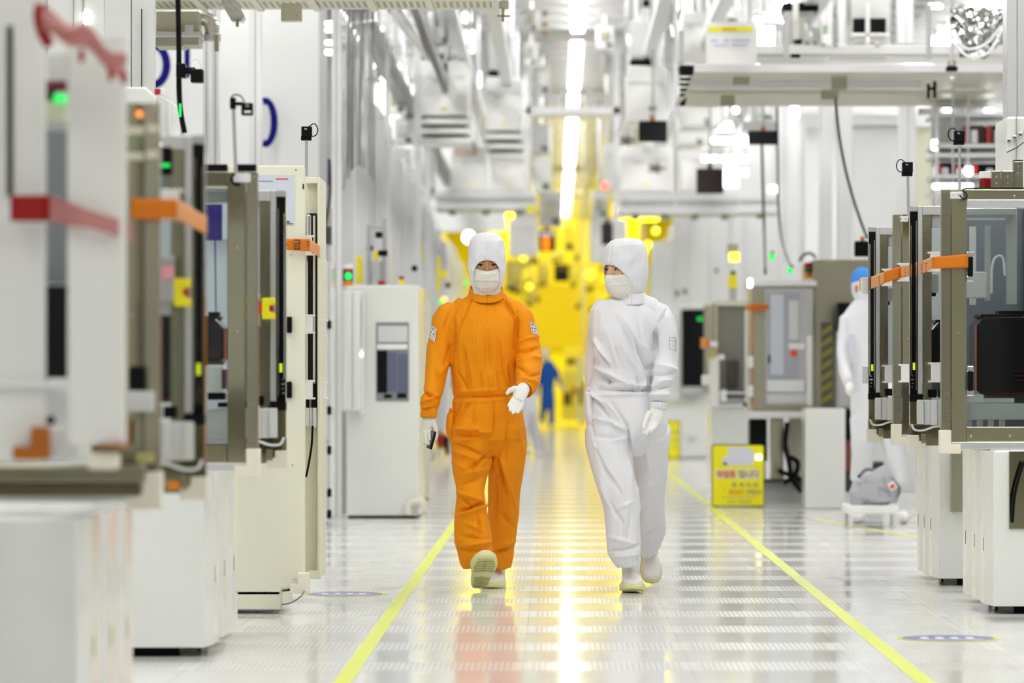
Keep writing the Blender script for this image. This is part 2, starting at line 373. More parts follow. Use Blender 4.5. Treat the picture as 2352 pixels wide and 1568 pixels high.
# ================================================================== load port frames along the aisle
def spool_clip(parent, s, x_in, Y, z0, z1, w=.05, dep=.03, name='tape_clip'):
    """white I-shaped clip standing on the frame; x_in = end nearest the aisle"""
    m = MB(); a, c = (x_in, x_in+s*w)
    m.box(a, Y, z0+.008, c, Y+dep, z1-.008)
    m.box(a-s*.012, Y-.002, z0, c, Y+dep+.002, z0+.009); m.box(a-s*.012, Y-.002, z1-.009, c, Y+dep+.002, z1)
    return m.build(name, WHP, parent, .002)
def guard(parent, s, x, Y, z, mat=CRP, a=.085, t=.045, h=.085, name='corner_guard'):
    """L-shaped foam corner guard around the frame corner (x,z)"""
    m = MB(); xs = [x-s*.008, x+s*a]
    m.poly([(x-s*.008, z+h), (x-s*.008, z-.02), (x+s*a, z-.02), (x+s*a, z+.022), (x+s*.042, z+.022), (x+s*.042, z+h)], Y-.03, Y+.06)
    return m.build(name, mat, parent, .004)
def screws(parent, pts, r=.0045, name='screws'):
    m = MB()
    for (x, y, z) in pts:
        m.tube([(x, y-.004, z), (x, y+.002, z)], [r*.7, r], 10); m.box(x-r*.4, y-.0045, z-.0007, x+r*.4, y-.0035, z+.0007)
    return m.build(name, CHR, parent, 0, smooth=False)
def frame_B(name, label, s, X0, Yb, zt, zb, group, wide=.55, plate=None, inner=True, dark=STM):
    plate = plate or STM
    """portal frame: wide stainless post, head beam, clear pane, sill plate, pod and load table behind the pane"""
    r = thing(name, label, 'load port', (X0+s*wide/2, Yb, zb), group)
    x = lambda d: X0+s*d
    MB().box(x(0), Yb, zb+.01, x(.042), Yb+.06, zt).build('post', STL, r)
    MB().box(x(.045), Yb+.002, zb+.01, x(.113), Yb+.05, zt).build('post', dark, r)
    MB().box(x(.113), Yb+.004, zt-.053, x(wide), Yb+.05, zt).build('head_beam', plate, r)
    MB().box(x(.113), Yb+.004, zb+.032, x(wide), Yb+.03, zb+.10).build('sill_plate', plate, r)
    MB().box(x(.045), Yb-.004, zb, x(wide), Yb+.06, zb+.032).build('bottom_rail', ALU, r)
    MB().box(x(.113), Yb+.02, zb+.10, x(wide), Yb+.026, zt-.053).build('clear_pane', GLS, r, 0)
    guard(r, s, X0, Yb, zb)
    screws(r, [(x(.012),Yb,zt-.015),(x(.030),Yb,zt-.015),(x(.012),Yb,zb+.25),(x(.030),Yb,zb+.25),(x(.075),Yb,zb+.83),(x(.075),Yb,zb+.52)])
    if inner:
        MB().box(x(.12), Yb+.55, zb+.08, x(wide), Yb+.60, zt-.06).build('back_wall', M('blue_grey_panel', (.20,.22,.26), .3), r)
        MB().box(x(.12), Yb+.08, zb+.13, x(wide), Yb+.5, zb+.205).build('table', LGR, r, .006)
        m = MB(); m.box(x(.115), Yb+.10, zb+.205, x(.20), Yb+.45, zb+.245); m.box(x(.2), Yb+.12, zb+.205, x(.34), Yb+.45, zb+.228); m.build('table_riser', WHP, r, .004)
        m = MB()
        for k in range(4): m.box(x(.12+.05*k), Yb+.09, zb+.10, x(.145+.05*k), Yb+.12, zb+.13)
        m.build('table_feet', LGR, r)
    return r
def pod(name, label, s, xa, xb, Y, z0, z1, group=None, dep=.36):
    """front opening wafer pod: dark shell with rounded shoulders, lid, side ribs, red glint, top flange"""
    r = thing(name, label, 'wafer pod', ((xa+xb)/2, Y, z0), group)
    x0, x1 = min(xa,xb), max(xa,xb); w = x1-x0; h = z1-z0
    pts = [(x0+.02,z0),(x1-.02,z0),(x1,z0+.02),(x1,z1-.035),(x1-.03,z1),(x0+.03,z1),(x0,z1-.035),(x0,z0+.02)]
    MB().poly(pts, Y, Y+dep).build('shell', POD, r, .008)
    MB().box(x0+.02, Y+.03, z1, x1-.02, Y+dep-.03, z1+.012).build('lid', BLK, r)
    MB().box(x0+w*.3, Y+.1, z1+.012, x0+w*.75, Y+dep-.1, z1+.028).build('top_flange', BLK, r)
    m = MB()
    for k in range(3): m.box(x0+w*.45, Y-.004, z0+h*(.18+.06*k), x0+w*.8, Y, z0+h*(.185+.06*k)+.004)
    m.build('wafer_slots', PODR, r, 0)
    MB().box(x0-.008 if s > 0 else x1, Y, z0+h*.05, x0 if s > 0 else x1+.008, Y+.012, z1-.04).build('red_edge_strip', M('red_amber_strip', (.55,.12,.06), .3), r)
    m = MB(); m.box(x0+w*.1, Y-.006, z0-.006, x1, Y, z0+.012); m.build('base_plate', PODR, r, 0)
    return r
def ribbed(parent, s, xa, xb, Y, z0, z1, name='ribbed_cover', mat=LGR, n=6):
    m = MB(); w = (xb-xa)/n
    for k in range(n):
        a = xa+w*k; d = .012 if k % 2 else 0; dz = -.012*(k/n)
        m.box(a, Y+d, z0+dz, a+w, Y+.05, z1)
    return m.build(name, mat, parent, .004)
def frame_A(name, label, s, X0, Ya, zt, zb, group, stop=True, screen=False, pink=False, w=.22):
    """loader jamb: black linear rail, aluminium strip, stainless jamb, head rail, emergency stop, bellows cover"""
    r = thing(name, label, 'load port', (X0+s*w/2, Ya, zb), group); x = lambda d: X0+s*d
    zr = zb+.24
    MB().box(x(0), Ya, zr, x(.036), Ya+.05, zt-.026).build('black_rail', BLG, r, .002)
    m = MB(); m.box(x(.004), Ya-.004, zr+.09, x(.007), Ya, zt-.09); m.box(x(.027), Ya-.004, zr+.02, x(.032), Ya, zt-.07); m.build('rail_band', CHR, r, 0)
    MB().box(x(-.001), Ya-.002, zt-.026, x(.036), Ya+.05, zt).build('rail_cap', ALG, r)
    MB().box(x(.036), Ya+.004, zr, x(.060), Ya+.05, zt).build('aluminium_strip', ALU, r)
    MB().box(x(.060), Ya+.02, zb+.03, x(.104), Ya+.07, zt-.042).build('jamb', STL, r)
    MB().box(x(.060), Ya+.004, zt-.042, x(w), Ya+.05, zt).build('head_rail', ALU, r)
    MB().box(x(.104), Ya+.03, zt-.10, x(w), Ya+.06, zt-.042).build('inner_head', ALG, r)
    MB().box(x(.104), Ya+.045, zb+.3, x(w), Ya+.05, zt-.10).build('clear_pane', GLS, r, 0)
    MB().box(x(.104), Ya+.5, zb+.3, x(w+.3), Ya+.53, zt-.05).build('inner_wall', M('inner_light_panel', (.60,.63,.66), .4), r)
    m = MB()
    for k in range(4): m.box(x(.005+.004*(k%2)), Ya-.003, zr+.03+.018*k, x(.014+.003*(k%3)), Ya, zr+.036+.018*k)
    m.build('rail_connectors', CHR, r, 0)
    m = MB()
    for k in range(5): m.box(x(.013), Ya-.004, zr+.115+.007*k, x(.024), Ya-.001, zr+.120+.007*k)
    m.build('status_light', YLED, r, 0)
    MB().box(x(-.001), Ya-.003, zr-.035, x(.06), Ya+.05, zr).build('rail_foot', BLK, r)
    m = MB(); m.box(x(.085), Ya+.0, zb+.225, x(.125), Ya+.04, zb+.262); m.box(x(.132), Ya+.0, zb+.225, x(w), Ya+.04, zb+.262); m.build('black_stops', BLK, r, .004)
    ribbed(r, s, x(.032), x(w), Ya-.03, zb+.10, zb+.215)
    MB().box(x(0), Ya+.005, zb+.02, x(.075), Ya+.05, zb+.225).build('side_cover', STM, r)
    MB().box(x(.0), Ya+.0, zb, x(w), Ya+.06, zb+.10).build('lower_plate', STM, r)
    MB().box(x(.05), Ya-.02, zb+.012, x(.075), Ya, zb+.055).build('hose_bracket', STL, r)
    m = MB().tube(smooth_pts([(x(.005),Ya-.03,zb+.10),(x(.02),Ya-.035,zb+.075),(x(.06),Ya-.035,zb+.072),(x(.11),Ya-.035,zb+.088),(x(.16),Ya-.01,zb+.09)]), .005, 8); m.build('hose', HOSE, r, smooth=True)
    guard(r, s, X0-s*.0, Ya+.02, zb, t=.02, a=.075, h=.05)
    if stop:
        z = zb+.56; xb_ = x(.075)
        MB().box(x(.098), Ya-.03, z-.025, x(.135), Ya+.02, z+.10).build('stop_mount', ALG, r)
        m = MB(); xa, xc = x(.038), x(.088)
        m.poly([(xc,z),(xa,z),(xa,z+.022),(xa+s*.022,z+.03),(xa+s*.022,z+.052),(xa,z+.06),(xa,z+.082),(xc,z+.082)], Ya-.07, Ya-.01)
        st = m.build('stop_guard', YEL, r, .004)
        MB().box(x(.045), Ya-.06, z+.031, x(.075), Ya-.02, z+.051).build('stop_button', RED, st, .004)
        MB().box(x(.092), Ya-.032, z+.018, x(.112), Ya-.03, z+.07).build('warning_label', PINK if pink else REDL, r, 0)
    if screen:
        MB().box(x(.10), Ya+.0, zt-.118, x(.17), Ya+.03, zt-.035).build('display', BLK, r)
        MB().box(x(.125), Ya-.002, zt-.075, x(.165), Ya, zt-.05).build('display_field', M('dark_red_screen', (.16,.01,.04), .3), r, 0)
        MB().box(x(.105), Ya-.002, zt-.095, x(.14), Ya, zt-.085).build('display_lamp', GLED, r, 0)
    return r

def cabinet(name, label, s, X0, Y0, ztop, group, n=3, step=.45, w=.9, zgap=.035, mat=WH, narrow=None):
    """base cabinet: black plinth, body, n rounded door panels along the aisle side with small slots"""
    r = thing(name, label, 'cabinet', (X0+s*w/2, Y0+n*step/2, 0), group)
    x = lambda d: X0+s*d
    MB().box(x(.12), Y0+.08, 0, x(w-.05), Y0+n*step-.05, zgap+.01).build('plinth', BLK, r, 0)
    MB().box(x(.035), Y0+.03, zgap, x(w), Y0+n*step, ztop).build('body', mat, r, .006)
    for k in range(n):
        a, b_ = Y0+k*step, Y0+(k+1)*step-.02; ch = .05
        pts = [(x(.06),a),(x(ch*.45),a),(x(.008),a+.10),(x(0),a+.16),(x(0),b_-.04),(x(.03),b_)]
        pts = pts+[(x(.06),b_)]
        if k == 0: pts[0] = (x(w), a); pts[-1] = (x(.06), b_); pts.append((x(w), b_))
        d = MB().plan(pts, zgap, ztop-.004).build('door_panel', mat, r, .004)
        MB().box(x(-.001), a+.21, .27, x(.004), a+.225, .33).build('slot', BLK, d, 0)
    MB().cyl((x(.06), Y0+.3, 0), (x(.06), Y0+.3, zgap+.01), .012).build('levelling_foot', STL, r)
    return r

# ---- right side
B1 = frame_B('load_port_frame', 'stainless steel load port frame with orange tape end, nearest on the right', 1, 1.724, 18.5, 1.881, .72, None, .62, plate=M('olive_stainless', (.47,.445,.30), .2, .9, bump=(2,.06), var=(2,.1)), dark=M('olive_stainless'))
MB().box(1.724+.113, 18.47, 1.80, 1.724+.62, 18.475, 1.835).build('head_trim', ALU, B1)
MB().box(1.724+.43, 18.99, .96, 1.724+.50, 19.04, 1.83).build('inner_post', STL, B1)
MB().pb(2216,478,2335,492,18.7,.04).build('inner_head_rail', ALU, B1); MB().pb(2312,480,2336,700,18.75,.04).build('inner_bracket', ALG, B1)
MB().pb(2216,500,2308,505,18.72,.02).build('inner_trim', ALW, B1, 0); MB().pb(2228,520,2242,700,18.9,.03).build('pale_slat', LGR, B1, 0); MB().pb(2262,518,2275,690,18.9,.03).build('pale_slat', ALG, B1, 0)
screws(B1, [(X_(a,18.5),18.5,Z_(b_,18.5)) for a, b_ in ((2230,1002),(2320,1002),(2330,452))], .008)
MB().box(1.845, 18.75, 1.40, 1.955, 18.80, 1.52).build('gearbox_cover', LGR, B1, .006)
m = MB().tube(smooth_pts([(1.97,18.7,1.42),(1.972,18.7,1.54),(1.99,18.7,1.585),(2.02,18.7,1.58),(2.03,18.7,1.5)]), .006, 8); m.build('hose', HOSE, B1, smooth=True)
for z in (1.535, 1.025):
    m = MB(); m.box(1.838,18.45,z-.045,1.861,18.49,z+.045); m.build('handle_grip', BLK, B1, .004)
    
    for q in (.04, -.068): MB().box(1.834,18.46,z+q,1.866,18.49,z+q+.028).build('handle_bracket', CHR, B1, .005)
spool_clip(B1, 1, X_(2232,18.47), 18.47, Z_(592,18.47), Z_(580,18.47), .01)
p1 = pod('wafer_pod', 'large dark glossy wafer pod inside the nearest right load port', 1, X_(2240,18.7), X_(2352,18.7)+.14, 18.62, Z_(907,18.6), Z_(727,18.6))
A1 = frame_A('loader_jamb', 'black rail loader jamb behind the nearest right frame', 1, 1.656, 19.35, 1.843, .722, 'loader jambs on the right', stop=False)
B2 = frame_B('load_port_frame', 'dark mirror stainless load port frame, second from the right edge', 1, 1.712, 21.0, 1.87, .72, None, .5, dark=STM)
A2 = frame_A('loader_jamb', 'farthest black rail loader jamb on the right, in front of the white suited worker', 1, 1.637, 21.65, 1.83, .722, 'loader jambs on the right', stop=False)
for (P, Yc, px, t, bt) in ((A1, 19.3, 2137, 578, 624), (A1, 19.3, 2139, 832, 878), (B2, 20.95, 2067, 604, 646), (B2, 20.95, 2070, 836, 878), (A2, 21.6, 2031, 617, 657), (A2, 21.6, 2033, 838, 879)):
    spool_clip(P, 1, X_(px, Yc), Yc, Z_(bt, Yc), Z_(t, Yc), .055)
spool_clip(A2, -1, X_(2000, 21.7), 21.7, Z_(674,21.7), Z_(637,21.7), .05); spool_clip(A2, -1, X_(2000, 21.7), 21.7, Z_(880,21.7), Z_(841,21.7), .045)
for (P, Yq, x0, y0, x1, y1) in ((A1, 19.6, 2138, 628, 2156, 672), (A2, 21.9, 2036, 660, 2050, 692)):
    MB().pb(x0, y0, x1, y1, Yq, .06).build('lock_block', ALG, P); MB().pb(x0, y1, x1-6, y1+8, Yq, .05).build('lock_foot', BLK, P)
pod('wafer_pod', 'dark wafer pod seen between the two nearest right frames', 1, X_(2138,19.6), X_(2138,19.6)+.3, 19.55, Z_(868,19.6), Z_(740,19.6), dep=.3)
pod('wafer_pod', 'dark wafer pod behind the second right frame post', 1, X_(2050,21.5), X_(2050,21.5)+.4, 21.2, Z_(870,21.2), Z_(742,21.2), dep=.3)
# base cabinets on the right
R1 = cabinet('base_cabinet', 'white base cabinet under the nearest right load port', 1, 1.90, 18.17, .72, 'white base cabinets on the right', step=.40, w=.75)
MB().pb(2318, 1034, 2400, 1215, 18.16, .008).build('stainless_cover', STM, R1); m = MB().tube(smooth_pts([W(2352,1060,18.1),W(2342,1090,18.1),W(2330,1140,18.1),W(2325,1200,18.1)]), .007, 8); m.build('black_hose', BLK, R1, smooth=True)
R2 = cabinet('base_cabinet', 'white base cabinet under the farther right load ports', 1, 1.895, 20.7, .74, 'white base cabinets on the right', step=.36, w=.36)
MB().pb(2186, 1036, 2210, 1176, 20.6, .09).build('stainless_cover', STL, R2)
# top gear of nearest right frame
lt = thing('signal_light', 'squat red signal light with white cap on the nearest right frame', 'signal light', W(2266, 434, 18.8))
MB().cyl(W(2266,466,18.8), W(2266,462,18.8), .034, 28).build('amber_lens', ORG, lt); MB().cyl(W(2266,434,18.8), W(2266,410,18.8), .034, 28).build('red_lens', M('deep_red_lens', (.22,.005,.005), .15), lt); MB().cyl(W(2266,410,18.8), W(2266,394,18.8), .034, 28).build('cap', WHP, lt)
MB().pb(2252,432,2272,436,18.75,.02).build('green_glow_lens', GLED, lt)
for (x0, y0, x1, y1, lb) in ((2278,392,2299,434,'olive stainless bracket plate beside the red signal light'), (2301,392,2328,434,'plain grey steel block on the nearest right frame'), (2328,370,2350,434,'tall steel bracket plate with two screws at the right edge')):
    r = thing('steel_bracket', lb, 'bracket', W((x0+x1)/2, y1, 18.6)); MB().pb(x0,y0,x1,y1,18.6,.05).build('plate', STL, r)
    q = (X_((x0+x1)/2,18.6), 18.6); screws(r, [(q[0],q[1],Z_(y0+14,18.6)),(q[0],q[1],Z_(y0+29,18.6))], .006)
    if x0 == 2328: MB().pb(x0,367,x1,371,18.6,.05).build('black_cap', BLK, r)
r = thing('wall_cabinet', 'white hinged cabinet top at the right edge of the photo', 'cabinet', W(2340,436,19.3))
MB().pb(2312,268,2420,432,19.3,.5).build('body', WH, r, .01)
m = MB()
for k in range(4): m.pb(2314+13*k,318-7*k,2322+13*k,328-7*k,19.28,.02)
m.build('latch', CHR, r); MB().tube([W(2312,350,19.27),W(2335,339,19.27),W(2352,326,19.27)], .003, 6).build('wire', DGR, r, 0)
MB().pb(2334,268,2336,380,19.29,.02).build('door_gap', ALG, r, 0)
def pole_camera(name, label, px, py0, py1, bx, Y, cable_side=1, size=(27,26), flip=False, flat=False):
    """small black camera on a thin aluminium pole clamped to a frame"""
    r = thing(name, label, 'camera', W(px, py1, Y))
    MB().cyl(W(px,py1,Y), W(px-bx,py0,Y), .0065 if Y < 16 else .0068, 12).build('pole', ALG, r, 0)
    cx, cy = px-bx, py0-6
    m = MB()
    if flat:
        m.pb(cx-8,cy-18,cx+5,cy+8,Y-.01,.03)
        b_ = m.build('bracket', BLK, r, .002); MB().pb(cx+5,cy-8,cx+24,cy+0,Y-.005,.02).build('arm', BLK, r, .002)
        MB().pb(cx+18,cy-6,cx+44,cy+22,Y-.02,.05).build('camera_body', BLK, r, .003)
        MB().pb(cx+28,cy-2,cx+36,cy+4,Y-.023,.004).build('lens', CHR, r, 0); MB().pb(cx+25,cy+12,cx+40,cy+17,Y-.023,.004).build('label', WPAP, r, 0)
        pts = [(cx-6,cy-16,Y),(cx+2,cy-24,Y-.01),(cx+16,cy-22,Y-.01),(cx+26,cy-8,Y-.01)]
    else:
        m.pb(cx-12,cy-24,cx+12,cy,Y-.02,.05); m.build('camera_body', BLK, r, .003)
        MB().pb(cx-13,cy-2,cx+11,cy+8,Y-.01,.04).build('bracket', BLK, r, .002)
        MB().pb(cx-5,cy-20,cx+1,cy-16,Y-.024,.004).build('lens', CHR, r, 0)
        k = cable_side; pts = [(cx+k*6,cy-24,Y),(cx+k*18,cy-30,Y),(cx+k*26,cy-18,Y),(cx+k*22,cy-4,Y),(cx+k*10,cy,Y)]
    MB().tube(smooth_pts([W(*p) for p in pts]), .0028, 6).build('camera_cable', BLK, r, smooth=True)
    return r
pole_camera('pole_camera', 'small black camera on a pole above the nearest right frame', 2204, 330, 440, 0, 18.5, -1)
pole_camera('pole_camera', 'small black camera on a pole above the second right frame', 2087, 402, 500, 2, 21.0, -1)
pole_camera('pole_camera', 'small black camera with looped cable on the pole above the cream cabinet', 704, 320, 405, 0, 19.2, 1)
pole_camera('pole_camera', 'black camera on a leaning pole above the black capped left frame', 542, 248, 398, 6, 15.3, 1, flat=True)
for (a, b_, c, d, Y, P) in ((2183,440,2212,456,18.47,B1), (2068,496,2086,509,20.95,B2)):
    MB().pb(a,b_,c,d,Y,.02).build('pole_clamp', ALW, P); screws(P, [(X_((a+c)/2+3,Y),Y,Z_((b_+d)/2,Y)), (X_((a+c)/2-8,Y),Y,Z_((b_+d)/2,Y))], .004)
MB().tube(smooth_pts([W(2204,448,18.45),W(2214,458,18.45),W(2221,448,18.45),W(2212,437,18.45),W(2225,433,18.45),W(2300,432,18.45),W(2352,432,18.45)]), .0035, 6).build('cable_loop', BLK, B1, smooth=True)
# tape on the right
def tape(name, label, segs, hang=None):
    """barrier tape: segs of (material, [(px, ytop, ybottom, Y)...])"""
    r = thing(name, label, 'barrier tape', W(segs[0][1][0][0], segs[0][1][0][2], segs[0][1][0][3]))
    for i, (mt, pts) in enumerate(segs):
        def fn(u, v, pts=pts):
            t = u*(len(pts)-1); k = min(int(t), len(pts)-2); f = t-k; a, b_ = pts[k], pts[k+1]
            g = [a[j]*(1-f)+b_[j]*f for j in range(4)]; return W(g[0], g[1]*(1-v)+g[2]*v, g[3])+Vector((0, .0012*math.sin(v*17+u*5), 0))
        MB().grid(fn, 6*(len(pts)-1), 6).build('tape_strip', mt, r, smooth=True, solid=.0012)
    return r
TPO = translum('orange_tape', (.80,.235,.004), (.9,.3,.01), .25)
TPL = translum('light_washed_orange_tape', (.86,.46,.16), (.95,.5,.15), .4)  # paler copy of the tape: the light washing it out is put into colour
TPR = translum('dark_red_tape', (.38,.004,.004), (.5,.01,.01), .2)
TPP = translum('translucent_pink_tape', (.66,.30,.29), (.75,.35,.34), .4, alpha=.3)
t1 = tape('barrier_tape', 'orange barrier tape strung across the right load ports', [(TPO, [(2224,583,614,18.44),(2141,590,617,18.46)]), (TPL, [(2141,590,617,18.46),(2120,598,628,19.2),(2100,604,634,19.9),(2068,611,638,20.93)]), (TPO, [(2068,611,638,20.93),(2031,624,650,20.95)]), (TPL, [(2031,624,650,20.95),(2005,634,662,21.5),(1974,640,668,22.6)])])
for (px, y0, y1, Y) in ((2128,604,624,18.85),(2118,608,628,19.2),(2087,612,634,20.2),(2080,616,636,20.4),(2020,634,650,21.15),(1990,644,660,22.0)):
    m = MB()
    for k in range(5): m.pb(px-2.2, y0+k*4, px+1.5-(k%2)*1.5, y0+k*4+2.4, Y-.008, .002)
    m.build('faint_print', M('brown_print', (.35,.15,.03), .6), t1, 0)

# ---- left side
B3 = frame_B('load_port_frame', 'stainless load port frame with two black bars on top, left of the cream cabinet', -1, -1.107, 15.35, 1.80, .69, None, .62, inner=False)
A3 = frame_A('loader_jamb', 'black rail loader jamb with yellow emergency stop beside the cream cabinet', -1, -1.052, 16.1, 1.768, .705, 'loader jambs on the left')
b2 = frame_B('load_port_frame', 'blurred stainless load port frame with orange tape wrapped round it', -1, -1.104, 11.5, 1.80, .69, None, .5, inner=False)
MB().box(-1.104-.15, 11.9, 1.0, -1.104-.5, 11.93, 1.74).build('inner_wall', ALG, b2)
a2 = frame_A('loader_jamb', 'black rail loader jamb with blurred yellow stop and red green display', -1, -1.053, 12.4, 1.763, .69, 'loader jambs on the left', screen=True, pink=True)
# black bars on B3
for (a, c, lb) in ((470,522,'long black bar on top of the stainless left frame'), (537,588,'short black bar beside the leaning pole')):
    G('black_bar', lb, 'bar', 15.33, [('bar', BLK, a, 377, c, 393, .05)], 'black bars on the left frame')
MB().pb(536,398,575,418,15.31,.02).build('pole_clamp', ALW, B3); MB().tube(smooth_pts([W(540,398,15.3),(W(531,410,15.3)),W(536,422,15.3),W(548,420,15.3)]), .004, 6).build('cable_loop', BLK, B3, smooth=True)
MB().pb(472,397,536,428,15.42,.02).build('head_pane', M('pale_green_panel', (.48,.53,.42), .25), B3)
MB().pb(472,432,536,440,15.40,.02).build('head_trim', ALU, B3); MB().pb(472,440,536,466,15.42,.03).build('inner_head', ALG, B3)
# inside of B3
MB().pb(440,466,536,1000,16.0,.03).build('inner_wall', M('inner_pale_wall', (.62,.66,.70), .4), B3)
MB().pb(473,469,510,552,15.95,.01).build('blue_poster', NVY, B3, 0); MB().pb(511,469,536,500,15.95,.01).build('pale_poster', PALB, B3, 0); MB().pb(511,503,533,548,15.95,.01).build('pale_poster', PALB, B3, 0)
MB().tube([W(493,470,15.9),W(494,560,15.9),W(496,720,15.9)], .003, 6).build('thin_wire', NVY, B3, 0)
m = MB()
for k in range(6): m.pb(526,665+12*k,533,673+12*k,15.8,.02)
m.build('valve_stack', ALG, B3); MB().tube(smooth_pts([W(530,700,15.78),W(531,765,15.78),W(520,792,15.78),W(530,815,15.78)]), .003, 6).build('thin_hose', DGR, B3, smooth=True)
pod('wafer_pod', 'dark wafer pod left of the stainless post with a white block under it', -1, X_(455,15.6), X_(514,15.6), 15.6, Z_(836,15.6), Z_(732,15.6), dep=.25)
r = thing('pod_clamp', 'white block under the dark pod left of the stainless post', 'clamp', W(497, 918, 15.5)); MB().pb(474,838,514,902,15.5,.12).build('block', WHP, r, .006); MB().pb(509,848,518,893,15.49,.1).build('purple_edge', M('plum_plastic', (.12,.02,.08), .3), r); MB().pb(477,902,515,918,15.5,.1).build('black_base', BLK, r)
r = thing('grey_controller', 'light grey controller box low inside the left load port', 'box', W(505,1018,15.6)); MB().pb(470,938,545,1012,15.6,.3).build('body', LGR, r, .006); MB().pb(500,924,545,935,15.6,.25).build('black_top', BLK, r)
MB().pb(472,1001,540,1018,15.58,.02).build('connector_row', ALU, r)
MB().pb(472,1018,536,1045,15.42,.02).build('lower_plate', STM, B3)
spool_clip(B3, -1, X_(514,15.9), 15.9, Z_(905,15.9), Z_(845,15.9), .02)
pod('wafer_pod', 'dark wafer pod between the stainless post and the yellow stop', -1, X_(636,16.5), X_(592,16.5)-.06, 16.3, Z_(915,16.3), Z_(760,16.3), dep=.3)
pod('wafer_pod', 'blurred dark wafer pod beside the blurred yellow stop', -1, X_(440,12.8), X_(372,12.8), 12.55, Z_(920,12.6), Z_(712,12.6), dep=.4)
MB().pb(596,470,612,700,16.55,.01).build('white_panel', WHM, A3); MB().pb(594,470,604,515,16.5,.01).build('blue_label', PALB, A3, 0)
MB().pb(368,330,415,480,12.5,.02).build('pale_inner_panel', M('pale_green_panel', (.48,.53,.42), .25), a2)
spool_clip(a2, -1, X_(412,12.35), 12.33, Z_(505,12.33), Z_(434,12.33), .06); MB().pb(365,585,400,690,12.33,.03).build('valve_block', ALG, a2, .006)
MB().pb(365,610,398,640,12.32,.01).build('pink_label', PINK, a2, 0)
m = MB(); m.pb(362,330,372,380,12.3,.02); m.build('clear_knob', CHR, a2, .004)
# blurred pieces near B2's post
MB().pb(288,290,330,310,11.48,.01).build('pale_label', BEI, b2); MB().pb(288,350,330,368,11.48,.01).build('pale_label', BEI, b2); MB().pb(335,285,362,306,11.48,.01).build('pale_label', BEI, b2); MB().pb(335,345,362,365,11.48,.01).build('pale_label', BEI, b2)
MB().ell(W(320,262,11.45), (.009,.01,.009)).build('orange_lamp', M('orange_lamp_lens', (.9,.25,.02), .3, emit=(1,.25,.02), es=1.2), b2, smooth=True)
MB().pb(295,840,333,897,11.46,.03).build('black_handle', BLK, b2, .006); MB().pb(292,898,352,945,11.44,.05).build('white_bracket', LGR, b2, .006)
MB().pb(288,965,296,1022,11.43,.02).build('orange_edge', ORD, b2); MB().pb(312,1040,352,1062,11.45,.03).build('yellowish_plate', M('olive_yellow_plate', (.5,.46,.2), .4), b2)
MB().pb(383,1106,410,1124,12.3,.02).build('orange_tag', ORG, a2)
cabinet('base_cabinet', 'white base cabinet in the left foreground with black gap below it', -1, -1.285, 15.37, .70, 'white base cabinets on the left', step=.46, w=.8)
cabinet('base_cabinet', 'blurred white base cabinet at the bottom left corner', -1, -1.270, 11.15, .66, 'white base cabinets on the left', step=.44, w=.8)
# nearest left unit
n0 = thing('tool_front', 'blurred white machine front with tall panels at the left edge', 'machine', (-1.35, 10.4, .66))
Yn = 10.5
MB().pb(-60,-20,104,1062,Yn,.03).build('tall_panel', WH, n0, .008)
MB().pb(15,58,29,450,Yn-.012,.015).build('dark_slot', DGR, n0, .004)
MB().pb(154,78,288,1020,Yn-.1,.04).build('tall_panel', WH, n0, .008)
MB().pb(95,120,170,1060,Yn+.2,.05).build('recess_back', LGR, n0)
MB().pb(100,655,160,872,Yn+.05,.05).build('smoked_window', POD, n0); MB().pb(104,300,156,470,Yn+.12,.04).build('grey_window', M('slate_pane', (.25,.27,.29), .2), n0); MB().pb(104,510,156,650,Yn+.12,.04).build('grey_window', M('slate_pane', (.25,.27,.29), .2), n0)
MB().pb(104,868,156,900,Yn+.02,.08).build('white_shelf', ALW, n0, .01); MB().pb(0,880,130,890,Yn-.02,.03).build('shelf_rail', ALW, n0)
MB().pb(106,955,124,975,Yn+.05,.03).build('black_knob', BLK, n0, .006)
m = MB(); m.pb(100,185,152,208,Yn+.1,.05); m.build('dark_red_lens', M('plum_lens', (.14,.01,.03), .25), n0)
MB().pb(104,208,124,232,Yn+.1,.05).build('black_block', BLK, n0); MB().pb(122,216,153,232,Yn+.06,.05).build('green_lamp', GLED, n0); MB().pb(104,232,152,278,Yn+.1,.05).build('beige_base', BEI, n0)
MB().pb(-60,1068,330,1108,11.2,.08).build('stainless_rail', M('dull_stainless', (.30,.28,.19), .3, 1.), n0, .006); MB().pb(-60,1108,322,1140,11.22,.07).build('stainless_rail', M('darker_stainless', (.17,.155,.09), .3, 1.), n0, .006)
MB().pp([(28,1025),(28,1056),(112,1056),(112,980),(70,980),(70,1025)], Yn-.05, .04).build('orange_guard', ORD, n0, .006)
MB().pb(225,1020,290,1028,Yn-.12,.02).build('orange_guard', ORD, n0); MB().pb(200,1040,272,1078,Yn-.1,.06).build('cream_guard', CRP, n0, .01); MB().pb(112,980,170,1060,Yn+.02,.05).build('pale_bracket', LGR, n0, .01); MB().pb(170,985,205,1060,Yn+.03,.05).build('pale_bracket', WHP, n0, .01)
tape('barrier_tape', 'dark red tape turning to pink across the left machine front', [(TPR, [(24,448,508,Yn-.08),(114,448,508,Yn-.06)]), (TPP, [(114,448,508,Yn-.06),(150,460,518,Yn-.12),(200,480,522,Yn-.14),(250,496,535,Yn-.14),(302,512,560,Yn-.05)])])
r = thing('ribbon_bundle', 'crumpled red and pink ribbon hanging at the top left', 'ribbon', W(200,185,10.3))
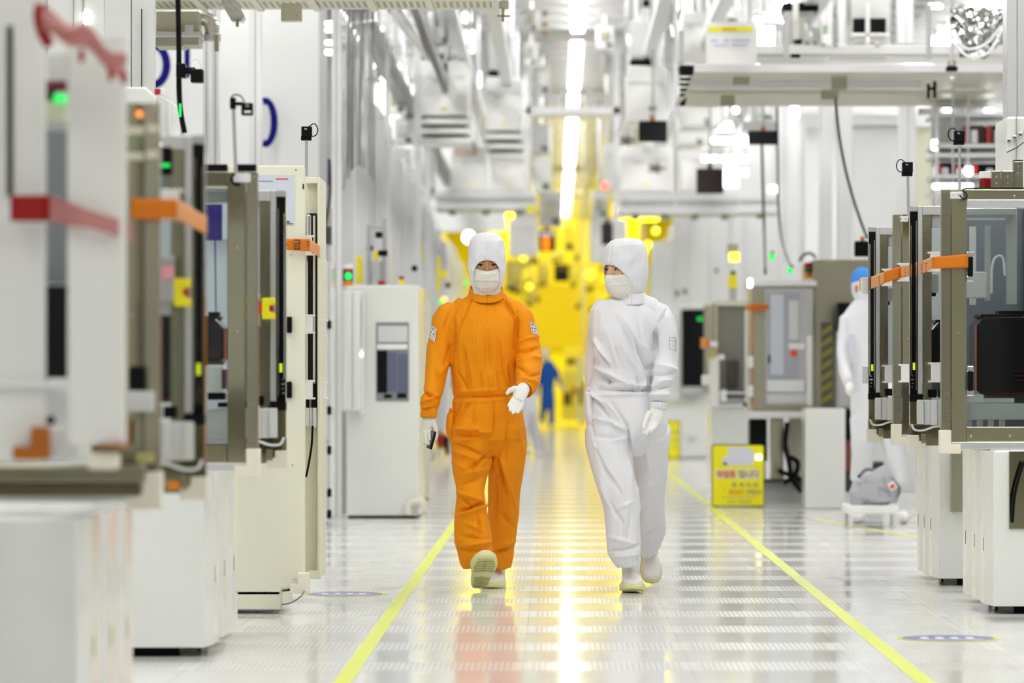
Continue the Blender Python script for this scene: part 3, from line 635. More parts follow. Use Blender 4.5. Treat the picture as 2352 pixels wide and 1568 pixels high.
def rib(u, v): 
    px = 95+195*u; yt = 8+118*u+10*math.sin(9*u); yb = 62+118*u+8*math.sin(7*u+1)
    return W(px, yt*(1-v)+yb*v, 10.22+.04*u)+Vector((0, .03*math.sin(v*9+u*6)*(.4+u), .008*math.sin(u*14)))
MB().grid(rib, 26, 12).build('pink_ribbon', TPP, r, smooth=True, solid=.002)
MB().tube(smooth_pts([W(94,10,10.26),W(90,40,10.26),W(98,75,10.26),W(112,100,10.28)]), .015, 10).build('red_knot', TPR, r, smooth=True)
for (px, py) in ((187,128),(254,170),(284,178)): MB().ell(W(px,py,10.2), (.008,.012,.018)).build('red_drop', TPR, r, smooth=True)
MB().tube(smooth_pts([W(128,64,10.25),W(150,78,10.27),W(168,82,10.3)]), .006, 8).build('yellow_cord', M('straw_yellow', (.8,.6,.15), .5), r, smooth=True)
tape('barrier_tape', 'bright orange tape around the blurred left post', [(TPO, [(300,455,502,11.42),(406,457,504,11.44)]), (TPL, [(406,457,504,11.44),(430,470,515,11.9),(455,487,528,12.2),(475,497,538,12.36)])])

# ---- cream cabinet
cc = thing('cream_cabinet', 'tall cream cabinet with blue poster and orange warning tape', 'cabinet', (-1.25, 18.6, 0))
Yc = 18.2
MB().box(X_(563,Yc)-.25, Yc, .02, X_(645,Yc), 19.0, .10).build('plinth_panel', CRM, cc)
MB().poly([(X_(563,Yc)-.3,.08),(X_(645,Yc),.08),(X_(645,Yc),Z_(1352,Yc)),(X_(700,Yc),Z_(1352,Yc)),(X_(700,Yc),Z_(384,Yc)),(X_(694,Yc),Z_(380,Yc)),(X_(563,Yc)-.3,Z_(380,Yc))], Yc, Yc+.05).build('body', CRM, cc, .006); MB().box(X_(563,Yc)-.3, Yc+.05, .08, X_(640,Yc), Yc+.75, Z_(384,Yc)).build('rear_body', CRM, cc)
MB().pb(589,402,677,516,Yc-.003,.003).build('poster', PALB, cc, 0)
MB().pb(634,409.5,662,412.5,Yc-.004,.001).build('red_print', REDL, cc, 0)
MB().pb(594,415.5,627,416.6,Yc-.004,.001).build('blue_rule', NVY, cc, 0); MB().pb(658,507,665,511,Yc-.004,.001).build('blue_print', NVY, cc, 0); MB().pb(658,512.5,673,514.5,Yc-.004,.001).build('black_print', INK, cc, 0)
screws(cc, [(X_(a,Yc),Yc,Z_(b_,Yc)) for a, b_ in ((680,390),(668,585),(672,1068),(675,1328))], .0055)
for (y0, y1) in ((727,764),(876,914)): MB().pb(658,y0,670,y1,Yc-.03,.03).build('black_handle', BLK, cc, .005)
MB().pb(695,422,698,434,Yc-.002,.01).build('hinge', BLK, cc, 0)
lp = thing('side_loader', 'narrow cream side loader with black rail on the cream cabinet', 'loader', (X_(718,18.9), 18.95, Z_(1330,18.9)))
Ys = 18.97
MB().pb(700,407,735,1328,Ys+.03,.5).build('body', CRM, lp, .004); MB().pb(729,407,735,1328,Ys-.03,.06).build('edge_flange', CRM, lp, .003); MB().pb(698,407,729,421,Ys-.03,.06).build('head_cap', CRM, lp, .003)
MB().pb(706,490,728,905,Ys-.01,.02).build('black_rail', BLG, lp, 0)
m = MB(); m.pb(719,495,724,905,Ys-.016,.01); m.pb(703,600,707,905,Ys-.016,.01); m.build('rail_band', ALU, lp, 0)
MB().cyl(W(709,540,Ys-.03), W(709,494,Ys-.03), .012, 16).build('cylinder', CHR, lp)
m = MB(); m.tube([W(704,423,Ys-.03),W(707,460,Ys-.03),W(709,494,Ys-.03)], .0018, 6); m.build('thin_hose', HOSE, lp, 0)
MB().pb(703,905,710,936,Ys-.02,.02).build('black_stop', BLK, lp); MB().pb(715,880,728,936,Ys-.02,.02).build('black_stop', BLK, lp)
ribbed(lp, 1, X_(702,Ys), X_(728,Ys), Ys-.03, Z_(978,Ys), Z_(936,Ys), n=3)
for k, (a, c, d, e, YY) in enumerate(((697,722,718,766,Ys-.05),(697,872,718,917,Ys-.05),(733,733,747,774,Ys+.3),(733,876,748,916,Ys+.3))):
    spool_clip(lp, -1, X_(d if k < 2 else d, YY), YY, Z_(e,YY), Z_(c,YY), .04 if k < 2 else .03, .02)
spool_clip(lp, -1, X_(718,Ys), Ys-.05, Z_(587,Ys), Z_(541,Ys), .03, .02); spool_clip(lp, -1, X_(744,Ys+.4), Ys+.4, Z_(601,Ys+.4), Z_(559,Ys+.4), .03, .02)
cable('black_cable', '', [(718,978,Ys-.04),(716,1020,Ys-.05),(710,1060,Ys-.05),(703,1095,Ys-.04)], .005, BLK, parent=lp)
MB().pb(706,1310,738,1330,Ys-.04,.03).build('bottom_lip', CRM, lp, .003)
guard(cc, -1, X_(706,18.15), 18.15, Z_(1352,18.15), a=.075, h=.07)
tp = tape('barrier_tape', 'orange warning tape with black Korean letters on the cream cabinet', [(TPO, [(657,548,574,18.15),(711,549,577,18.16)]), (TPL, [(711,549,577,18.16),(722,556,583,18.5),(733,564,591,18.9),(742,570,597,19.3)])])
text_mesh('금', INK, X_(673,18.14), Z_(573,18.14), 18.142, .044, .035, tp, 'black_letter', bold=.01)
text_mesh('지', INK, X_(704,18.14), Z_(570,18.14), 18.142, .034, .0125, tp, 'black_letter', bold=.01)
MB().ell(W(658.5,562,18.14), (.004,.002,.004)).build('black_dot', INK, tp, smooth=True)
for (pts, nm, lb) in (([(645,1356,18.4),(665,1354,18.2),(682,1348,18.3)], 'black_cable', 'thick black cable at the foot of the cream cabinet'), ([(646,1388,18.3),(668,1384,18.0),(690,1370,17.95),(702,1352,18.2)], 'black_cable', 'thin dark cable curving on the floor under the cream cabinet')):
    cable(nm, lb, pts, .005 if 'thick' in lb else .0025, BLK)
# tall stainless cover beside cabinets (purple printed reflection kept by the mirror finish)
# ================================================================== background, left
# overhead walkway at the top
r = thing('overhead_walkway', 'perforated walkway sheet overhead at the top left', 'walkway', W(660,22,24))
MB().box(X_(190,24), 20.5, Z_(22,24), X_(1132,24), 24, Z_(22,24)+.05).build('perforated_sheet', PERF, r, 0)
MB().pb(190,-30,1132,12,24.0,.05).build('edge_beam', BEI, r); MB().pb(645,8,692,48,23.0,.10).build('hanging_box', BEI, r, .004); screws(r, [(X_(a,23),22.995,Z_(36,23)) for a in (655,681)], .006)
m = MB(); m.pp([(505,-10),(535,-10),(562,38),(556,50),(533,50),(510,12)], 22.6, .12); m.build('chrome_bracket', CHR, r, .004)
MB().cyl(W(545,62,22.6), W(545,44,22.6), .008, 12).build('nozzle', STL, r); MB().ell(W(509,16,22.5), (.018,.018,.018)).build('white_knob', WHP, r, smooth=True)
m = MB(); m.pb(1146,2,1168,20,23.5,.05); m.pb(1152,20,1158,50,23.5,.02); m.pb(1142,34,1172,39,23.5,.02); m.build('sprinkler_hook', STL, r, .003)
MB().pb(975,-10,1000,20,23.9,.05).build('joint_plate', BEI, r)
for i, x in enumerate(range(210, 1120, 130)): MB().box(X_(x,24)-.02, 20.5, Z_(22,24)-.012, X_(x,24)+.02, 24, Z_(22,24)).build('cross_rib', BEI, r)
# grey tall cabinets behind the left machines
G('tall_grey_cabinet', 'tall light grey cabinet behind the white panels at the upper left', 'cabinet', 19.5, [('body', LGR, 240,-40,300,900,.15), ('side_panel', LGR, 302,-40,354,900,.08,.02), ('black_seam', BLK, 324,20,326,205,.01,.0)])
G('tall_white_cabinet', 'white cabinet with vertical seams behind the crumpled ribbon', 'cabinet', 20.5, [('body', WH, 110,-40,238,900,.8), ('seam', ALG, 168,-40,170,900,.01,-.01), ('seam', ALG, 190,-40,193,900,.01,-.01), ('lamp_strip', LAMPS, 190,27,202,55,.01,-.02)])
r = thing('machine_hood', 'pale hood with sloping corner and red sticker behind the left frames', 'hood', W(330,400,16.5))
MB().pp([(262,420),(262,200),(333,200),(358,222),(358,420)], 16.5, .6).build('hood_box', WH, r, .006); MB().pp([(340,420),(340,215),(364,218),(391,232),(391,420)], 16.9, .5).build('side_box', WH, r, .006)
MB().pb(355,203,368,217,16.85,.03).build('red_sticker', RED, r); MB().pb(366,203,379,218,16.86,.03).build('white_sticker', WHP, r)
# white lettered wall panels
r = thing('lettered_panel', 'tall white panel wall with big dark blue lettering', 'wall panel', W(600,1190,33))
MB().pb(380,-60,500,1192,33.2,.1).build('panel', WHM, r, 0); MB().pb(500,-60,592,1192,33.1,.1).build('panel', WHM, r, 0); MB().pb(592,-60,733,1192,33.0,.1).build('panel', WHM, r, 0)
MB().pb(330,-60,380,1192,33.3,.1).build('panel', WHM, r, 0)
MB().ring((X_(352,32.9),Z_(150,32.9)), (40*32.9/F,54*32.9/F), (22*32.9/F,36*32.9/F), 32.88, 32.9).build('letter_o', BLU, r, 0)
MB().pb(423,88,436,178,32.88,.02).build('letter_bar', BLU, r, 0)
MB().ring((X_(610,32.9),Z_(281,32.9)), (28*32.9/F,57*32.9/F), (12*32.9/F,41*32.9/F), 32.88, 32.9, 30, -PI*.6, PI*.6).build('letter_o', BLU, r, 0)
G('structural_column', 'grey edged column right of the blue lettering', 'column', 32.5, [('column', ALG, 733,-60,752,1190,.5), ('light_face', WHM, 752,-60,774,1190,.5,.2)])  # grey strip is the column's edge shade put in as colour
for (a, c, Y, lb) in ((572,600,27,'aluminium post in front of the blue ring letter'),(466,482,25,'left aluminium post of the pair under the silver elbow'),(486,503,25.2,'right aluminium post of the pair under the silver elbow'),(762,783,30.3,'full height aluminium post beside the white mid cabinet')):
    G('aluminium_post', lb, 'post', Y, [('post', ALW, a,-60,c,1196 if a == 762 else 1235,.1), ('groove', ALG, (a+c)/2-1.5,-60,(a+c)/2+1.5,1190,.004,-.003)])
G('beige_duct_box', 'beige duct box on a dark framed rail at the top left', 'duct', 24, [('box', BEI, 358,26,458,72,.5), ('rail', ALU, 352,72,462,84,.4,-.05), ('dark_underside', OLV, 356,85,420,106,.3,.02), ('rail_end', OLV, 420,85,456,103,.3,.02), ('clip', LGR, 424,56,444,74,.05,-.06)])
r = thing('elbow_pipe', 'shiny silver elbow pipe at the top left above the posts', 'pipe', W(480,80,24.1)); MB().tube(smooth_pts([W(456,42,24.1),W(474,44,24.1),W(486,56,24.1),W(488,80,24.1)]), .045, 20).build('elbow', CHR, r, smooth=True)
MB().cyl(W(488,96,24.1),W(488,78,24.1),.05,20).build('collar', ALU, r); MB().pb(492,80,502,118,24.0,.03).build('clamp', OLV, r)
# big blurry black cable with camera
r = thing('pole_camera', 'black camera on a thick cable hanging at the upper left', 'camera', W(412,310,17))
MB().tube(smooth_pts([W(408,-40,17),W(410,60,17),W(411,130,17),W(411,200,17),W(414,250,17),W(424,305,17)]), .011, 8).build('thick_cable', BLK, r, smooth=True)
MB().cyl(W(418,310,17.02),W(413,170,17.02),.008,12).build('pole', ALU, r, 0); MB().pb(404,145,426,178,16.95,.06).build('bracket', BLK, r, .005); MB().pb(424,154,448,170,16.94,.05).build('arm', BLK, r, .004); MB().pb(437,158,466,189,16.92,.07).build('camera_body', BLK, r, .005)
MB().tube(smooth_pts([W(438,140,16.95),W(455,136,16.95),W(464,160,16.95)]), .003, 6).build('grey_wire', HOSE, r, smooth=True); MB().pb(411,238,416,268,16.98,.01).build('green_light', GLED, r, 0)
cable('hanging_cable', 'dark cable curving down between the lettered wall and the post', [(757,372,31),(758,430,31),(752,490,31),(738,560,31),(730,600,31)], .012, DGR)
G('blue_banner', 'narrow dark blue strip hanging above the curving cable', 'banner', 31.2, [('strip', BLU, 752,365,759,425,.02)])
G('dark_machine_part', 'cluster of dark machine parts behind the cream cabinet top', 'machine', 31.5, [('block', OLV, 730,478,762,520,.4), ('block', DGR, 742,520,762,560,.3,-.1), ('block', ALG, 728,520,742,590,.3), ('blue_panel', NVY, 728,596,750,636,.1,-.3)])
# white machine with black latches
r = thing('latched_machine', 'white machine panel with a row of black latches left of the post', 'machine', W(720,1192,29.2))
MB().pb(600,600,760,1190,29.2,.6).build('body', WH, r, .01); MB().pb(754,600,757,1185,29.18,.02).build('door_gap', ALG, r, 0)
for y in (745,942,1033,1131,1180): MB().pb(751,y-10,761,y+11,29.15,.04).build('latch', BLK, r, .012)
MB().pb(735,1012,755,1014,29.18,.02).build('seam', ALG, r, 0); MB().cyl(W(742,1192,29.1),W(742,1182,29.1),.025,14).build('foot', CHR, r)
# mid white cabinet
r = thing('process_cabinet', 'big white cabinet with a small window left of the orange suited person', 'cabinet', W(880,1192,31.2))
Y = 30.8
MB().pb(795,655,962,1184,Y,1.3).build('body', WH, r, .012); MB().pb(800,1180,955,1191,Y+.1,1.1).build('plinth', BLK, r, 0)
wn = MB(); wn.pb(864,740,939,921,Y-.01,.02); wd = wn.build('window', M('slate_pane', (.25,.27,.29), .2), r, 0)
for (nm, mt, a, b_, c, d) in (('pale_upper_field', LGR, 868,748,936,785), ('dark_box', BLK, 866,805,889,902), ('blue_box', M('dusk_blue', (.12,.13,.22), .4), 890,808,911,900), ('blue_box', M('dusk_blue', (.12,.13,.22), .4), 913,812,937,902), ('black_foot', BLK, 882,905,900,914), ('black_foot', BLK, 912,903,934,914), ('white_ledge', WHP, 866,790,936,802)):
    MB().pb(a,b_,c,d,Y-.014,.006).build(nm, mt, wd, 0)
MB().pb(786,668,826,942,Y-.35,.3).build('electrical_box', WHP, r, .01); MB().pb(809,670,811,940,Y-.355,.006).build('box_seam', ALG, r, 0); MB().pb(826,668,836,952,Y-.2,.2).build('side_box', WH, r, .008)
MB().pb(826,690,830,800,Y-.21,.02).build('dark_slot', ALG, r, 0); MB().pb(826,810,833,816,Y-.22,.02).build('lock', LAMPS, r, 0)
MB().tube(smooth_pts([W(937,1182,Y-.05),W(938,1160,Y-.05),W(950,1152,Y-.05),W(968,1152,Y-.05),W(972,1170,Y-.05)]), .03, 12).build('foot_pipe', CRP, r, smooth=True)
MB().pb(782,945,795,1180,Y+.1,.3).build('shadow_gap_panel', ALG, r, 0)
MB().pb(976,690,985,1142,Y+3.2,.5).build('rear_panel', CRM, r)
G('yellow_foot_block', 'small yellow block on the floor right of the white cabinet', 'block', 35.6, [('block', M('ochre', (.6,.5,.1), .5), 974,1137,987,1146,.1)])
def tower(name, label, px, Y, parts, w=11, group=None):
    r = thing(name, label, 'signal light', W(px, max(p[2] for p in parts), Y), group)
    for (nm, y0, y1, mt) in parts: MB().cyl(W(px,y1,Y), W(px,y0,Y), w*Y/F, 18).build(nm, mt, r, 0)
    return r
t = tower('signal_tower', 'red green and orange signal light on the white electrical box', 799, 30.5, [('cap', 606,617,WHP), ('red_lens', 617,624,RED), ('green_lens', 624,645,M('dark_green_lens', (.02,.12,.02), .3)), ('orange_lens', 645,656,ORG)], 12)
MB().ell(W(800,634,30.1), (.027,.02,.027)).build('green_bulb', GLED, t, smooth=True)
tower('signal_tower', 'small red and yellow signal light on top of the white cabinet', 922, 31.8, [('red_lens', 634,642,RED), ('yellow_lens', 642,654,YEL)], 6)
G('equipment_stand', 'grey metal frame and black knobs standing on the white cabinet', 'frame', 32.5, [('upright', ALG, 842,515,850,655,.1), ('upright', ALG, 878,500,887,655,.1), ('crossbar', ALG, 850,520,880,525,.05), ('panel', LGR, 850,600,878,655,.05,.05), ('knob', BLK, 862,532,878,546,.06,-.1), ('knob', BLK, 868,574,890,588,.06,-.1), ('red_base', RED, 868,644,884,654,.06,-.1)], bev=.01)
for k, (a, b_, c, d, Y, lb) in enumerate(((818,585,826,652,33,'narrow yellow sign left of the grey frame'),(826,590,833,650,33.5,'narrow yellow strip right beside another yellow sign'),(858,575,868,605,34,'small yellow sign behind the grey frame'),(965,560,970,600,44,'thin yellow sign on the far white wall'),(1003,590,1012,668,44,'upright yellow sign near the orange shoulder'),(1014,620,1028,640,45,'square yellow label near the orange shoulder'),(975,670,980,730,40,'thin yellow strip beside the white cabinet edge'),(975,745,980,790,40,'short thin yellow strip low beside the cabinet edge'))):
    G('yellow_sign', lb, 'sign', Y, [('board', YEL, a,b_,c,d,.03)])
for (px, py, Y, lb) in ((952,616,38,'black round ball fixture on the far white wall'),(1029,655,45,'black round ball fixture near the orange shoulder'),(849,570,34,'dark round ball fixture above the white cabinet')):
    o = MB().ell(W(px,py,Y), (.03,.03,.03)); tag(o.build('dome_camera', BLK, None, smooth=True), lb, 'fixture')
for (px, py, Y, rr, mt, lb) in ((1020,688,44,.035,M('pale_orange_lamp', (.8,.4,.05), .4, emit=(1,.5,.1), es=1.5),'small glowing orange lamp at the orange shoulder'),(1012,694,44,.03,GLED,'small pale green lamp at the orange shoulder'),(1070,650,50,.028,GLED,'tiny pale green lamp beside the hooded head'),(1077,545,60,.09,LAMPS,'round white light behind the hood of the orange suited person')):
    tag(MB().ell(W(px,py,Y), (rr,rr,rr)).build('indicator_lamp', mt, None, smooth=True), lb, 'lamp')
# receding wall of tall white cabinets on the left
for i in range(8):
    y0 = 33.5+i*3.4; hgt = 3.55-.06*i
    r = thing('tall_tool_cabinet', ['glossy white tall cabinet nearest behind the aluminium post','white tall cabinet, second behind the aluminium post'][i] if i < 2 else 'white tall cabinet in the receding row on the left', 'cabinet', (-2.0, y0, 0), 'receding row of tall white cabinets')
    MB().box(-2.6, y0, 0, -1.62+.03*(i%2), y0+3.3, hgt).build('body', M('glossy_white', (.86,.87,.88), .12, coat=.6), r, .01)
    m = MB()
    for k in range(5): m.box(-1.62+.03*(i%2), y0+.3+.6*k, .3, -1.605+.03*(i%2), y0+.34+.6*k, hgt-.15)
    m.build('door_ribs', ALW, r, 0)
    MB().box(-2.55, y0+.4, hgt, -1.9, y0+2.6, hgt+.35+.1*(i%3)).build('top_unit', LGR, r, .01)
    if i % 2: MB().box(-1.6, y0+1.2, 1.2, -1.58, y0+1.5, 1.6).build('display', DGR, r, 0)
# clear curtain folds in front of it
r = thing('clear_curtain', 'shiny clear plastic curtain hanging beside the aluminium post', 'curtain', W(815,560,32.2))
def cur(u, v): 
    a = u*9*PI; return Vector((X_(786+76*u,32.2)+.01*math.sin(a*1.3), 32.2+.05*math.sin(a)+.02*math.sin(2.3*a+v*2), Z_(-30+470*v-60*math.sin(u*3)*v,32.2)))
MB().grid(cur, 110, 24).build('film', FILM, r, smooth=True); MB().pb(782,-40,866,-28,32.1,.2).build('rail', ALU, r)
# overhead rails with dark sides
for (ax, az, wd_, hh, y0, y1, lb, mt) in ((-1.63,3.95,.10,.22,29,62,'dark sided overhead rail running away above the left cabinets',M('dark_rail', (.07,.065,.06), .4)),(-1.12,3.95,.06,.14,29,60,'thin dark overhead rail right of the wider one',M('dark_rail', (.07,.065,.06), .4)),(-.95,4.3,.12,.08,24,70,'light overhead rail above the left aisle side',ALW),(-.55,4.3,.12,.08,24,75,'light overhead rail nearest the centre on the left',ALW),(.95,4.3,.12,.08,24,75,'light overhead rail nearest the centre on the right',ALW),(1.45,4.25,.12,.1,24,70,'light overhead rail above the right aisle side',ALW),(2.2,4.2,.2,.1,30,66,'light overhead rail above the right deck',ALW)):
    r = thing('overhead_rail', lb, 'rail', (ax, y0, az)); MB().box(ax-wd_/2, y0, az, ax+wd_/2, y1, az+hh).build('beam', mt, r, 0)
    for k in range(int((y1-y0)/4)): MB().box(ax-.02, y0+1+4*k, az+hh, ax+.02, y0+1.04+4*k, CZ-.1).build('hanger', ALG, r, 0)
# overhead hoist vehicles and stockers
def vehicle(label, a, b_, c, d, Y, group, top=True, mark=True, shelves=0, brown=False, dep=1.0, green=False):
    r = thing('overhead_hoist', label, 'hoist', W((a+c)/2, d, Y), group)
    w = c-a; h = d-b_
    pts = [(a+w*.06,b_),(c-w*.08,b_+h*.02),(c,b_+h*.12),(c-w*.02,d),(a+w*.04,d),(a,b_+h*.15)]
    MB().pp(pts, Y, dep).build('body', WHP, r, .02)
    MB().pb(a+w*.08,b_+h*.30,c-w*.1,b_+h*.31,Y-.01,.01).build('seam', ALG, r, 0)
    for q in (.25,.7): MB().cyl(W(a+w*q,b_+h*.05,Y+.5), (X_(a+w*q,Y), Y+.5, CZ-.1), .02, 8).build('hanger_rod', ALU, r, 0)
    if top: MB().pb(a+w*.1,b_-h*.10,a+w*.62,b_+h*.02,Y+.05,.4).build('drive_unit', BLK, r, .02); MB().pb(a+w*.1,b_-h*.8,a+w*.55,b_-h*.10,Y+.3,.3).build('hanger_column', LGR, r, .02)
    if mark: MB().pb(a+w*.45,d-h*.16,a+w*.56,d-h*.13,Y-.012,.01).build('yellow_label', YEL, r, 0); MB().pb(a+w*.28,b_+h*.36,a+w*.48,b_+h*.38,Y-.012,.01).build('grey_lettering', ALG, r, 0)
    if green: MB().pb(a+w*.56,d-h*.27,a+w*.72,d-h*.20,Y-.012,.01).build('green_label', M('green_label', (.02,.25,.05), .5), r, 0); MB().pb(a+w*.58,d-h*.13,a+w*.7,d-h*.03,Y-.012,.01).build('brown_label', M('brown_label', (.25,.12,.03), .5), r, 0)
    for k in range(shelves): MB().pb(a-2+6*k,d+8+22*k,c+2,d+20+22*k,Y-.02,dep*.9).build('shelf', WHM, r, .01); MB().pb(a+4+6*k,d+4+22*k,c-4,d+8+22*k,Y+.05,dep*.8).build('shelf_gap', OLV, r, 0)
    if brown: MB().pb(a+w*.1,b_+2,c-w*.3,b_+h*.22,Y-.015,.012).build('tinted_hood', M('pale_brown_tint', (.55,.45,.38), .4), r, 0)
    return r
gv = 'overhead hoists on the left'
vehicle('largest white overhead hoist upper left, tapering at the top', 957,138,1078,265,42, gv, shelves=3)
vehicle('second white overhead hoist right of the largest on the left', 1112,175,1202,300,46, gv, shelves=3)
vehicle('white overhead hoist with brownish hood below the largest one', 1035,335,1122,440,50, gv, brown=True)
vehicle('lower white overhead hoist box with pale yellow stripe above the left shelf', 1130,350,1212,440,52, gv, top=False)
MB_ = None
vehicle('far white overhead box left of the small orange lit display', 1168,500,1236,585,66, gv, top=False, mark=False)
gv = 'overhead hoists on the right'
vehicle('tall white overhead hoist right of the centre lamps at the top', 1470,15,1526,170,44, gv, mark=False)
vehicle('white overhead hoist above the big black screen', 1438,150,1532,280,42, gv, green=True, mark=False)
vehicle('white hoist box right of the thin chrome pipes at the top', 1560,25,1625,125,40, gv, top=False)
vehicle('white hoist box with green label under the deck end', 1566,225,1658,290,44, gv, top=False, green=True, mark=False)
vehicle('white hoist box with green label right below another one', 1548,286,1640,332,46, gv, top=False, green=True, mark=False)
vehicle('broad white hoist body above the lower deck', 1420,335,1545,440,52, gv, top=False)
vehicle('white hoist body partly behind the brownish black screen', 1560,330,1665,440,54, gv, top=False)
vehicle('small white hoist far right of the centre lamps', 1385,330,1424,432,60, gv, top=False, mark=False)
vehicle('far white hoist box with dark window above the white hood', 1355,500,1440,600,66, gv, top=False, mark=False)
# screens
def screen(label, a, b_, c, d, Y, brown=False):
    r = thing('hanging_screen', label, 'screen', W((a+c)/2, d, Y)); MB().pb(a,b_,c,d,Y,.06).build('housing', M('brown_black', (.02,.012,.012), .35) if brown else BLK, r, .01)
    MB().pb(a+3,b_+3,c-3,d-3,Y-.004,.006).build('screen_glass', BLG if not brown else M('brown_black_glass', (.02,.01,.01), .2), r, 0); MB().pb((a+c)/2-5,b_-10,(a+c)/2+5,b_,Y+.01,.03).build('mount', ORD if not brown else BLK, r, .004)
    if b_ < 500: MB().cyl(W((a+c)/2,b_-6,Y+.03), (X_((a+c)/2,Y), Y+.03, CZ-.1), .012, 8).build('drop_rod', ALG, r, 0)
    return r
screen('big black screen under the white hoist right of centre', 1467,277,1532,325,41)
screen('black screen under the deck with pale top bar', 1718,300,1788,332,38)
screen('brownish black square screen above the lower deck', 1600,387,1662,444,42, True)
screen('black screen left of the second right pole camera', 1963,553,2000,589,30)
screen('dark screen behind the top of the white hood', 1381,512,1408,562,60, True)
r = screen('small far display with glowing orange field above the aisle', 1238,528,1275,576,64); MB().pb(1247,545,1262,572,63.98,.01).build('orange_field', OLED, r, 0); MB().pb(1241,532,1272,543,63.98,.01).build('grey_field', LGR, r, 0)
G('pale_bar', 'pale grey beam end on top of the black screen under the deck', 'bar', 38.2, [('bar', LGR, 1705,278,1785,300,.2)])
# small ceiling fans / dark star fittings
for (px, py, Y, lb) in ((1507,386,50,'dark star shaped fitting on the white hoist right of centre'),(1440,322,48,'dark wedge fitting left below the big black screen')):
    m = MB()
    for k in range(5):
        a = k*2*PI/5; m.tube([W(px,py,Y), W(px+22*math.cos(a),py+13*math.sin(a),Y)], [.04,.012], 6)
    m.ell(W(px,py,Y), (.055,.04,.05)); o = tag(m.build('star_fitting', M('grey_brown', (.16,.15,.13), .5), None, 0), lb, 'fitting'); hang(o, X_(px,Y), Y, Z_(py,Y))
# visible lamps and bright spots in the racks; those beside the lettered wall are reflections made to glow
for (a, b_, c, d, Y, lb) in ((1632,288,1684,302,46,'small bright lamp bar under the right deck, upper left'),(1630,316,1694,329,46,'second bright lamp bar under the right deck'),(1664,280,1682,296,45,'short bright lamp above the second lamp bar'),(1612,357,1650,371,47,'bright lamp bar left of the pair above the brownish screen'),(1658,357,1696,373,47,'bright lamp bar right above the brownish screen'),(1663,386,1696,430,47,'tall bright lamp panel right of the brownish screen'),(1705,358,1718,372,47,'small bright lamp right of the lamp bars'),(1705,388,1718,404,47,'small bright lamp below another small one'),(1765,315,1787,328,44,'bright lamp right of the black screen under the deck'),(1765,426,1790,442,44,'bright oval lamp right above the lower deck end'),(1706,312,1717,334,45,'bright lamp left of the black screen'),(1683,246,1697,260,45,'round bright lamp below the deck plate'),(1553,0,1586,24,44,'bright lamp spot at the top edge above the deck'),(2142,421,2236,434,32,'long bright lamp behind the right pole camera'),(2216,382,2235,408,33,'round bright lamp inside the right rack'),(2140,320,2153,345,33,'small bright lamp left of the right rack'),(1816,224,1834,270,42,'upright bluish white lamp under the right deck'),(746,48,769,60,31.8,'small bright lamp beside the lettered wall, topmost'),(746,63,769,74,31.8,'small bright lamp beside the lettered wall, second'),(746,92,769,103,31.8,'small bright lamp beside the lettered wall, third'),(746,113,769,126,31.8,'small bright lamp beside the lettered wall, lowest'),(1058,28,1082,52,50,'bright lamp spot at the top left of the hoists'),(1068,70,1090,120,50,'tall bright lamp between the two large left hoists'),(1090,165,1104,200,52,'narrow bright lamp right of the largest hoist'),(2132,8,2165,20,34,'bright lamp pair above the right deck'),(1733,38,1747,50,36,'round bright lamp right of the signboard')):
    o = G('lamp_bar', lb, 'lamp', Y, [('lamp', LAMPS, a,b_,c,d,.03)], 'bright lamps among the overhead equipment', bev=.02); hang(o, X_((a+c)/2,Y), Y+.015, Z_(b_,Y))
for (a, b_, Y, lb) in ((1480,562,70,'yellow lamp ball behind the white hood, largest'),(1468,573,70,'small yellow lamp ball left below the largest'),(1479,578,70,'yellow lamp ball lowest behind the hood'),(1506,530,70,'pale yellow lamp ball above the white hood')):
    tag(MB().ell(W(a+8 if a == 1480 else a, b_, Y), (.06,.06,.06)).build('yellow_lamp', YGL, None, smooth=True), lb, 'lamp'); hang(bpy.context.scene.objects[-1], X_(a,Y), Y, Z_(b_-4,Y))
G('yellow_device', 'yellow device with black top on the stainless machine right of centre', 'device', 40, [('body', YEL, 1674,630,1693,662,.15), ('black_top', BLK, 1679,622,1690,632,.1,.02), ('stand', ALG, 1676,662,1692,700,.15,.02)])
G('yellow_light_box', 'pale yellow glowing box above the yellow device', 'lamp', 41, [('lamp', YGL, 1676,580,1698,600,.1), ('bracket', OLV, 1671,560,1696,580,.1,.02)])
# gantry across the aisle
r = thing('gantry', 'white gantry frame crossing the centre aisle under the lamps', 'gantry', W(1310,1050,54))
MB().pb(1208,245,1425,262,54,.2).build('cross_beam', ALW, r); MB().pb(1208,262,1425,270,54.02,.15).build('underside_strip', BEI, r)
for (a, c) in ((1208,1220),(1409,1424)): MB().pb(a,70,c,500,54,.15).build('upright', ALW, r)
m = MB()
for k in range(9): m.pb(1230+20*k,205+(k%3)*6,1240+20*k,245,54.05+.1*(k%2),.1)
m.build('cable_clamps', ALG, r); MB().pb(1330,215,1346,240,53.95,.1).build('white_motor', WHP, r, .03)
